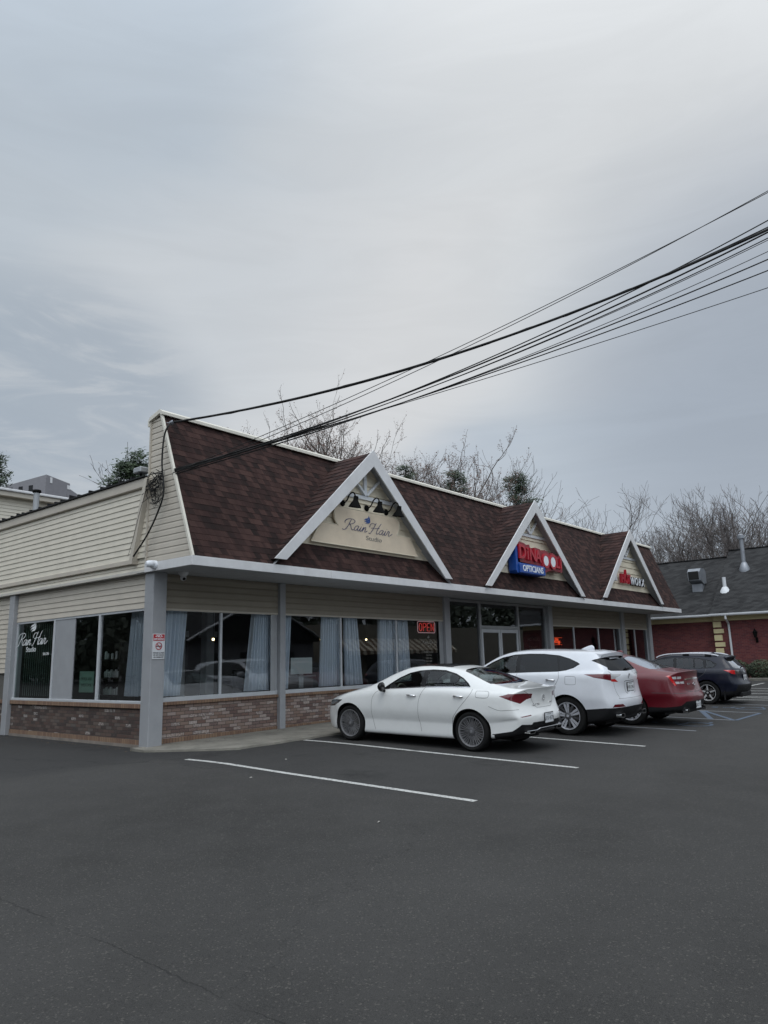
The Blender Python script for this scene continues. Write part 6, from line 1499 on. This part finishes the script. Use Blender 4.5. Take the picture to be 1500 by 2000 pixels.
# ---------------------------------------------------------------- inside the studio
def curtain(x0, x1, y, z0, z1, label, x0b=None, x1b=None, folds=9, side=False, seed=0):
    r = random.Random(seed); x0b = x0 if x0b is None else x0b; x1b = x1 if x1b is None else x1b; q_ = 1 if side else y/12.95; x0, x1, x0b, x1b = x0*q_, x1*q_, x0b*q_, x1b*q_; mb = MB(); n = folds*8; nz = 8
    ph = [r.uniform(.7, 1.3) for _ in range(n+1)]
    for j in range(nz+1):
        f = j/nz; z = z1+(z0-z1)*f
        for i in range(n+1):
            u = i/n; x = (x0+(x1-x0)*u)*(1-f)+(x0b+(x1b-x0b)*u)*f; o = math.sin(u*folds*2*math.pi+math.sin(u*5+seed)*.9)*.045*ph[i//8*8 % n]
            mb.v.append((x, y+o, z) if not side else (y+o, x, z))
    for j in range(nz):
        for i in range(n): a = j*(n+1)+i; mb.f.append((a, a+1, a+n+2, a+n+1)); mb.m.append(0)
    t = empty('curtain', label, 'curtain', ((x0+x1)/2, y, z0) if not side else (y, (x0+x1)/2, z0), group='pale sheer curtains in the studio windows', world=True)
    mb.build('cloth', 'curtain', t, smooth=True)
    rod = MB()
    if side: rod.tube([(y, x0-.05, z1+.01), (y, x1+.05, z1+.01)], .012, 6)
    else: rod.tube([(x0-.05, y, z1+.01), (x1+.05, y, z1+.01)], .012, 6)
    rod.build('rod', 'alu_light', t)
yc = 12.78
curtain(8.35, 9.15, yc, .90, 2.66, 'pale curtain right beside the corner post', x1b=9.02, seed=1)
curtain(10.93, 11.45, yc, .90, 2.66, 'pale curtain left of the first slim post', x0b=10.72, x1b=11.6, seed=2)
curtain(11.62, 12.10, yc, .90, 2.66, 'narrow pale curtain right of the first slim post', x1b=11.98, folds=6, seed=3)
curtain(13.13, 13.84, yc, .90, 2.66, 'pale curtain left of the first mullion of the wide window', x0b=13.03, x1b=13.86, seed=4)
curtain(13.96, 14.42, yc, .90, 2.66, 'pale curtain right of the first mullion of the wide window', x1b=14.62, folds=6, seed=5)
curtain(15.34, 16.06, yc, .90, 2.66, 'pale curtain left of the second mullion of the wide window', x0b=15.30, seed=6)
curtain(16.16, 16.60, yc, .90, 2.66, 'pale curtain right of the second mullion of the wide window', x1b=16.7, folds=6, seed=7)
curtain(13.30, 13.80, X0+.42, .90, 2.62, 'pale curtain in the side window left of the corner post', x0b=13.28, x1b=13.98, folds=7, side=True, seed=8)
t = empty('vertical_blind', 'grey green vertical blinds behind the white script on the side window', 'blind', (X0+.3, 17.4, .9), world=True)
for k in range(17): MB().prism([(X0+.26, 16.55+k*.105, .88), (X0+.30, 16.63+k*.105, .88), (X0+.303, 16.63+k*.105, .88), (X0+.264, 16.548+k*.105, .88)], (0, 0, 1.66)).build('slat', 'blind_slat', t)
t = empty('window_notice', 'pale paper notice low in the side window', 'notice', (X0+.2, 15.2, 1.2), world=True)
MB().box(X0+.135, 14.72, .98, X0+.14, 15.32, 1.42).build('paper', 'notice_paper', t); mb = MB()
for i, s in enumerate(('WALK-INS', 'WELCOME')): addtext(mb, s, .09, LEFTF(X0+.132, 15.02, 1.26-.13*i), .002)
mb.build('lettering', 'grey_letter', t)
# shelf unit with bottles
t = empty('display_shelf', 'dark shelf unit of hair products behind the side window', 'shelf', (8.6, 14.0, .3), world=True)
for y in (14.12, 15.0): MB().box(8.35, y-.02, .12, 8.72, y+.02, 2.0).build('upright', 'wood_dark', t)
SHZ = (.92, 1.28, 1.66)
for z in SHZ: MB().box(8.35, 14.145, z-.03, 8.72, 14.975, z).build('shelf_board', 'wood_dark', t)
MB().box(8.725, 14.10, .12, 8.74, 15.02, 2.0).build('back_panel', 'wood_dark', t)
rr = random.Random(4); BT = {}
def bottle(x, y, z, r, h, lab):
    k = (round(r, 3), round(h, 3)); o = empty('bottle', lab, 'bottle', (x, y, z), group='bottles on the display shelf')
    if k not in BT:
        b_ = MB().lathe([(0, 0), (r, .002), (r, h*.68), (r*.8, h*.76), (r*.35, h*.80)], (0, 0, 0), (0, 0, 1), 12).build('container', 'bottle_white', o, loc=V0, auto=40)
        c_ = MB().lathe([(r*.42, h*.80), (r*.42, h*.97), (0, h*.98)], (0, 0, 0), (0, 0, 1), 10).build('cap', 'black_metal', o, loc=V0, auto=40); BT[k] = (b_, c_)
    else:
        for s in BT[k]: n_ = s.copy(); COL.objects.link(n_); n_.parent = o
for si, z in enumerate(SHZ):
    ys_ = [14.23+.085*i for i in range(8)]
    for i, y in enumerate(ys_):
        if si == 2 and i not in (2, 4, 6, 7): continue
        bottle(8.45, y, z, rr.choice((.030, .034)), rr.choice((.16, .21)), 'white product bottle on the %s of the dark display shelf' % ('lowest board', 'middle board', 'top board')[si])
for i, (x, z) in enumerate(((9.98, 2.02), (11.1, 2.02), (15.15, 2.04), (14.05, 2.03), (13.35, 2.03))):
    t = empty('pendant_lamp', ['small lit bulb behind the first window pane', 'small lit bulb left of the first slim post', 'bright lit bulb in the middle of the wide window', 'small lit bulb right of the first mullion of the wide window', 'small lit bulb left of the first mullion of the wide window'][i], 'lamp', (x, 13.4, z), group='small lit bulbs inside the studio', world=True)
    s = (.030, .018, .026, .014, .012)[i]
    bm = bmesh.new(); bmesh.ops.create_icosphere(bm, subdivisions=2, radius=s); mb = MB(); mb.add_bm(bm, 0, Matrix.Translation((x+(.2 if x > 9 else 0), 13.4, z+.02))); bm.free(); mb.build('bulb', 'bulb', t, smooth=True)
    MB().tube([(x+.2, 13.4, z+.04), (x+.2, 13.4, 3.05)], .004, 4).build('cord', 'black_metal', t)
t = empty('window_board', 'blank white board standing low in the second window', 'board', (12.4, 13.0, 1.1), world=True)
MB().box(12.02, 12.86, 1.22, 12.72, 12.87, 1.60).build('panel', 'white_card', t); MB().box(12.30, 12.875, .9, 12.44, 12.89, 1.55).build('stand', 'alu', t)
t = empty('salon_counter', 'low reception cabinet behind the second window', 'cabinet', (12.5, 13.3, .12), world=True)
MB().box(12.02, 13.05, .12, 12.95, 13.5, 1.14, bev=.01).build('cabinet', 'wood_dark', t); MB().box(11.98, 13.0, 1.141, 13.0, 13.55, 1.18, bev=.01).build('counter_top', 'alu', t)
rr = random.Random(9)
for i in range(4):
    x = (9.6, 12.4, 14.9, 16.3)[i]; t = empty('salon_chair', ['dark salon chair seen behind the first window', 'dark salon chair behind the blank white board', 'dark salon chair under the bright bulb', 'dark salon chair near the OPEN sign'][i], 'chair', (x, 14.8, .12), group='dark salon chairs inside the studio', world=True)
    MB().box(x-.3, 14.5, .60, x+.3, 15.05, .72, bev=.03).build('seat', 'black_plastic', t); MB().box(x-.28, 15.06, .60, x+.28, 15.16, 1.35, bev=.03).build('backrest', 'black_plastic', t); MB().tube([(x, 14.8, .12), (x, 14.8, .6)], .05, 10).build('pedestal', 'chrome', t); MB().lathe([(.0, .03), (.28, .02), (.28, 0)], (x, 14.8, .122), (0, 0, 1), 18).build('foot', 'chrome', t)
for i, x in enumerate((9.45, 10.35)):
    t = empty('interior_column', ['square white column inside, left of the pair', 'square white column inside, right of the pair'][i], 'column', (x, 16, .12), group='white columns inside the studio', world=True); MB().box(x+1.6, 16.0, .121, x+1.85, 16.25, 3.04, bev=.01).build('shaft', 'plate', t); MB().box(x+1.55, 15.95, 2.2, x+1.9, 16.3, 2.35).build('capital', 'plate', t)

# ---------------------------------------------------------------- overhead cables and their pole
PX, PY = 14.3, -3.0
t = empty('utility_pole', 'wooden utility pole carrying the overhead cables, out of the picture to the right', 'pole', (PX, PY-.25, gz(PX, PY)), world=True)
MB().tube([(PX, PY-.25, gz(PX, PY)-.3), (PX, PY-.25, 5), (PX, PY-.25, 11.6)], [.17, .15, .12], 14).build('shaft', 'wood_pole', t, auto=60)
MB().box(PX-1.0, PY-.14, 10.55, PX+1.0, PY-.05, 10.67).build('crossarm', 'wood_pole', t)
CB = [('thick', (7.99, 12.0, 6.225), (14.0, -3.0, 10.165), 0.955, 0.022),
 ('thick2', (7.99, 12.0, 6.225), (14.15, -3.0, 10.428), 1.047, 0.01),
 ('top1', (7.93, 11.785, 5.163), (13.6, -3.0, 10.78), 0.47, 0.0065),
 ('top2', (7.93, 11.785, 5.163), (13.75, -3.0, 10.665), 0.36, 0.0065),
 ('b1', (7.93, 11.785, 5.163), (14.3, -3.0, 10.893), 0.806, 0.01),
 ('b2', (7.93, 11.785, 5.163), (14.4, -3.0, 10.49), 0.698, 0.014),
 ('b3', (7.93, 11.785, 5.163), (14.5, -3.0, 10.396), 0.678, 0.009),
 ('b4', (7.93, 11.785, 5.163), (14.6, -3.0, 10.4), 0.69, 0.006),
 ('b5', (7.93, 11.785, 5.163), (14.7, -3.0, 10.104), 0.619, 0.006),
 ('b6', (7.93, 11.785, 5.163), (14.8, -3.0, 9.78), 0.485, 0.011),
 ('b7', (7.93, 11.785, 5.163), (14.9, -3.0, 9.371), 0.378, 0.01),
 ('b8', (7.93, 11.785, 5.163), (15.0, -3.0, 8.71), 0.204, 0.0065)]
LBC = ['thick black service cable meeting the mansard near its top edge', 'second cable hugging the thick service cable', 'uppermost thin cable of the bundle at the right edge', 'second uppermost thin cable at the right edge', 'black cable just above the dark bundle core', 'heaviest cable in the core of the bundle', 'dark cable directly below the bundle core', 'thin cable fourth from the bottom of the fan', 'thin pale cable above the two heavier lower ones', 'upper of the two heavier cables low in the fan', 'lower of the two heavier cables low in the fan', 'lowest and thinnest cable of the fan']
for i, ((nm, A, B_, s, r), lb) in enumerate(zip(CB, LBC)):
    A = Vector(A); B_ = Vector(B_); pts = []
    rr = random.Random(i)
    A2 = A+(Vector((rr.uniform(-.03, .02), rr.uniform(-.03, .01), rr.uniform(-.07, .07))) if i > 1 else Vector((-.02, 0, 0)))
    for k in range(49):
        u = k/48; p = A2+(B_-A2)*u; p.z -= 4*s*u*(1-u); pts.append(p)
    mb = MB(); mb.tube(pts, r, 6)
    if i == 0: # twisted pair wrapped around the messenger
        mb.tube([p+Vector((.02*math.cos(k*1.3), 0, .02*math.sin(k*1.3))) for k, p in enumerate(pts)], .009, 5)
    o = mb.build('overhead_cable', 'cable', smooth=True); tag(o, lb, 'cable', 'overhead cables from the pole to the shop corner')
    if i > 1:
        MB_ = None
mb = MB(); drop = smooth_pts([(7.97, 11.98, 6.22), (7.86, 11.93, 6.10), (7.84, 12.014, 5.89), (7.84, 12.052, 5.376), (7.84, 11.96, 4.792), (7.84, 12.131, 4.415), (7.83, 12.453, 4.004), (7.80, 12.86, 3.62)], 6)
tag(mb.tube(drop, .017, 7).build('drop_cable', 'cable', smooth=True), 'thick black drop cable looping down the siding of the mansard end', 'cable')
t = empty('cable_bracket', 'small weathered cable anchor at the top of the mansard end', 'bracket', (7.97, 11.98, 6.2), world=True)
MB().lathe([(.03, 0), (.05, .04), (.035, .10), (.02, .12)], (7.98, 12.03, 6.20), (0, -.8, .3), 10).build('insulator', 'galv', t, auto=40); MB().tube([(7.95, 12.10, 6.24), (7.97, 12.0, 6.22)], .012, 6).build('hook', 'galv', t)
rr = random.Random(12); mb = MB()
for k in range(30):
    c_ = Vector((7.86, 12.30+rr.gauss(0, .12), 4.93+rr.gauss(0, .14))); P = []; a0 = rr.uniform(0, 6.28); r0 = rr.uniform(.06, .19); n = rr.randint(4, 8)
    for j in range(n): a = a0+j*rr.uniform(.6, 1.1); P.append(c_+Vector((rr.uniform(-.07, .02), math.cos(a)*r0*rr.uniform(.7, 1.3), math.sin(a)*r0*rr.uniform(.6, 1.2))))
    mb.tube(smooth_pts(P, 4), rr.choice((.004, .006, .008)), 4)
for k in range(9):
    a = Vector((7.85, 12.05+rr.uniform(-.06, .06), 5.15+rr.uniform(-.1, .1))); e = Vector((7.84, 12.62+rr.uniform(-.15, .1), 5.10+rr.uniform(-.2, .2))); mb.tube(smooth_pts([a, (a+e)/2+Vector((0, 0, rr.uniform(-.12, .1))), e], 5), .006, 4)
mb.tube(smooth_pts([(7.84, 12.55, 4.95), (7.83, 12.75, 4.5), (7.83, 12.95, 4.0), (7.84, 13.12, 3.66)], 5), .004, 4)
for k in range(4): mb.tube(smooth_pts([(7.84, 12.12+rr.uniform(-.04, .04), 5.14), (7.82, 12.02, 4.9+rr.uniform(-.1, .1)), (7.84, 11.98, 5.02), (7.85, 11.96, 5.2)], 5), .004, 4)
tag(mb.build('cable_tangle', 'cable', smooth=True), 'black tangle of coiled cable ends on the siding at the building corner', 'cable')
t = empty('floodlight', 'grey floodlight on the roof corner beside the cable tangle', 'lamp', (7.95, 12.95, 5.4), world=True)
MB().box(7.80, 12.75, 5.33, 8.02, 13.02, 5.45, bev=.02).build('housing', 'alu', t); MB().tube([(7.9, 12.85, 5.2), (7.9, 12.88, 5.34)], .02, 6).build('stem', 'black_metal', t)
# litter, grit, leaves at the foot of the wall
mb = MB(); rr = random.Random(2)
for k in range(150):
    if k < 90: x, y = 7.9-abs(rr.gauss(0, .12)), rr.uniform(12.4, 18.6)
    else: x, y = rr.uniform(8.3, 12), 12.45-abs(rr.gauss(0, .18))
    s = rr.uniform(.006, .022); z = gz(x, y)+(.05 if k >= 90 else .004); a = rr.uniform(0, 3.1); dx, dy = math.cos(a)*s, math.sin(a)*s
    mb.quad((x-dx, y-dy, z), (x+dy*.6, y-dx*.6, z+.004), (x+dx, y+dy, z+.002), (x-dy*.6, y+dx*.6, z+.008))
tag(mb.build('leaf_litter', 'litter_brown'), 'bits of dry leaf and grit along the foot of the walls', 'litter', kind='stuff')
LT = [(17.0, 3.05, 'pale crumpled scrap lying on the open asphalt right of the cars'), (7.0, 8.3, 'tiny white scrap on the asphalt left of the first painted line'), (6.1, 5.2, 'tiny pale scrap on the asphalt below the first painted line'), (8.4, 9.1, 'thin reddish strip of litter inside the empty stall')]
for x, y, lb in LT:
    mb = MB(); s = .05 if x > 10 else .022; P = [(x+s*math.cos(a)*rr.uniform(.6, 1.2), y+s*math.sin(a)*rr.uniform(.6, 1.2), gz(x, y)+rr.uniform(.003, .02)) for a in (0, 1, 2, 3.1, 4.2, 5.2)]
    for j in range(6): mb.quad((x, y, gz(x, y)+.02), P[j], P[(j+1) % 6])
    tag(mb.build('litter_scrap', 'litter'), lb, 'litter')
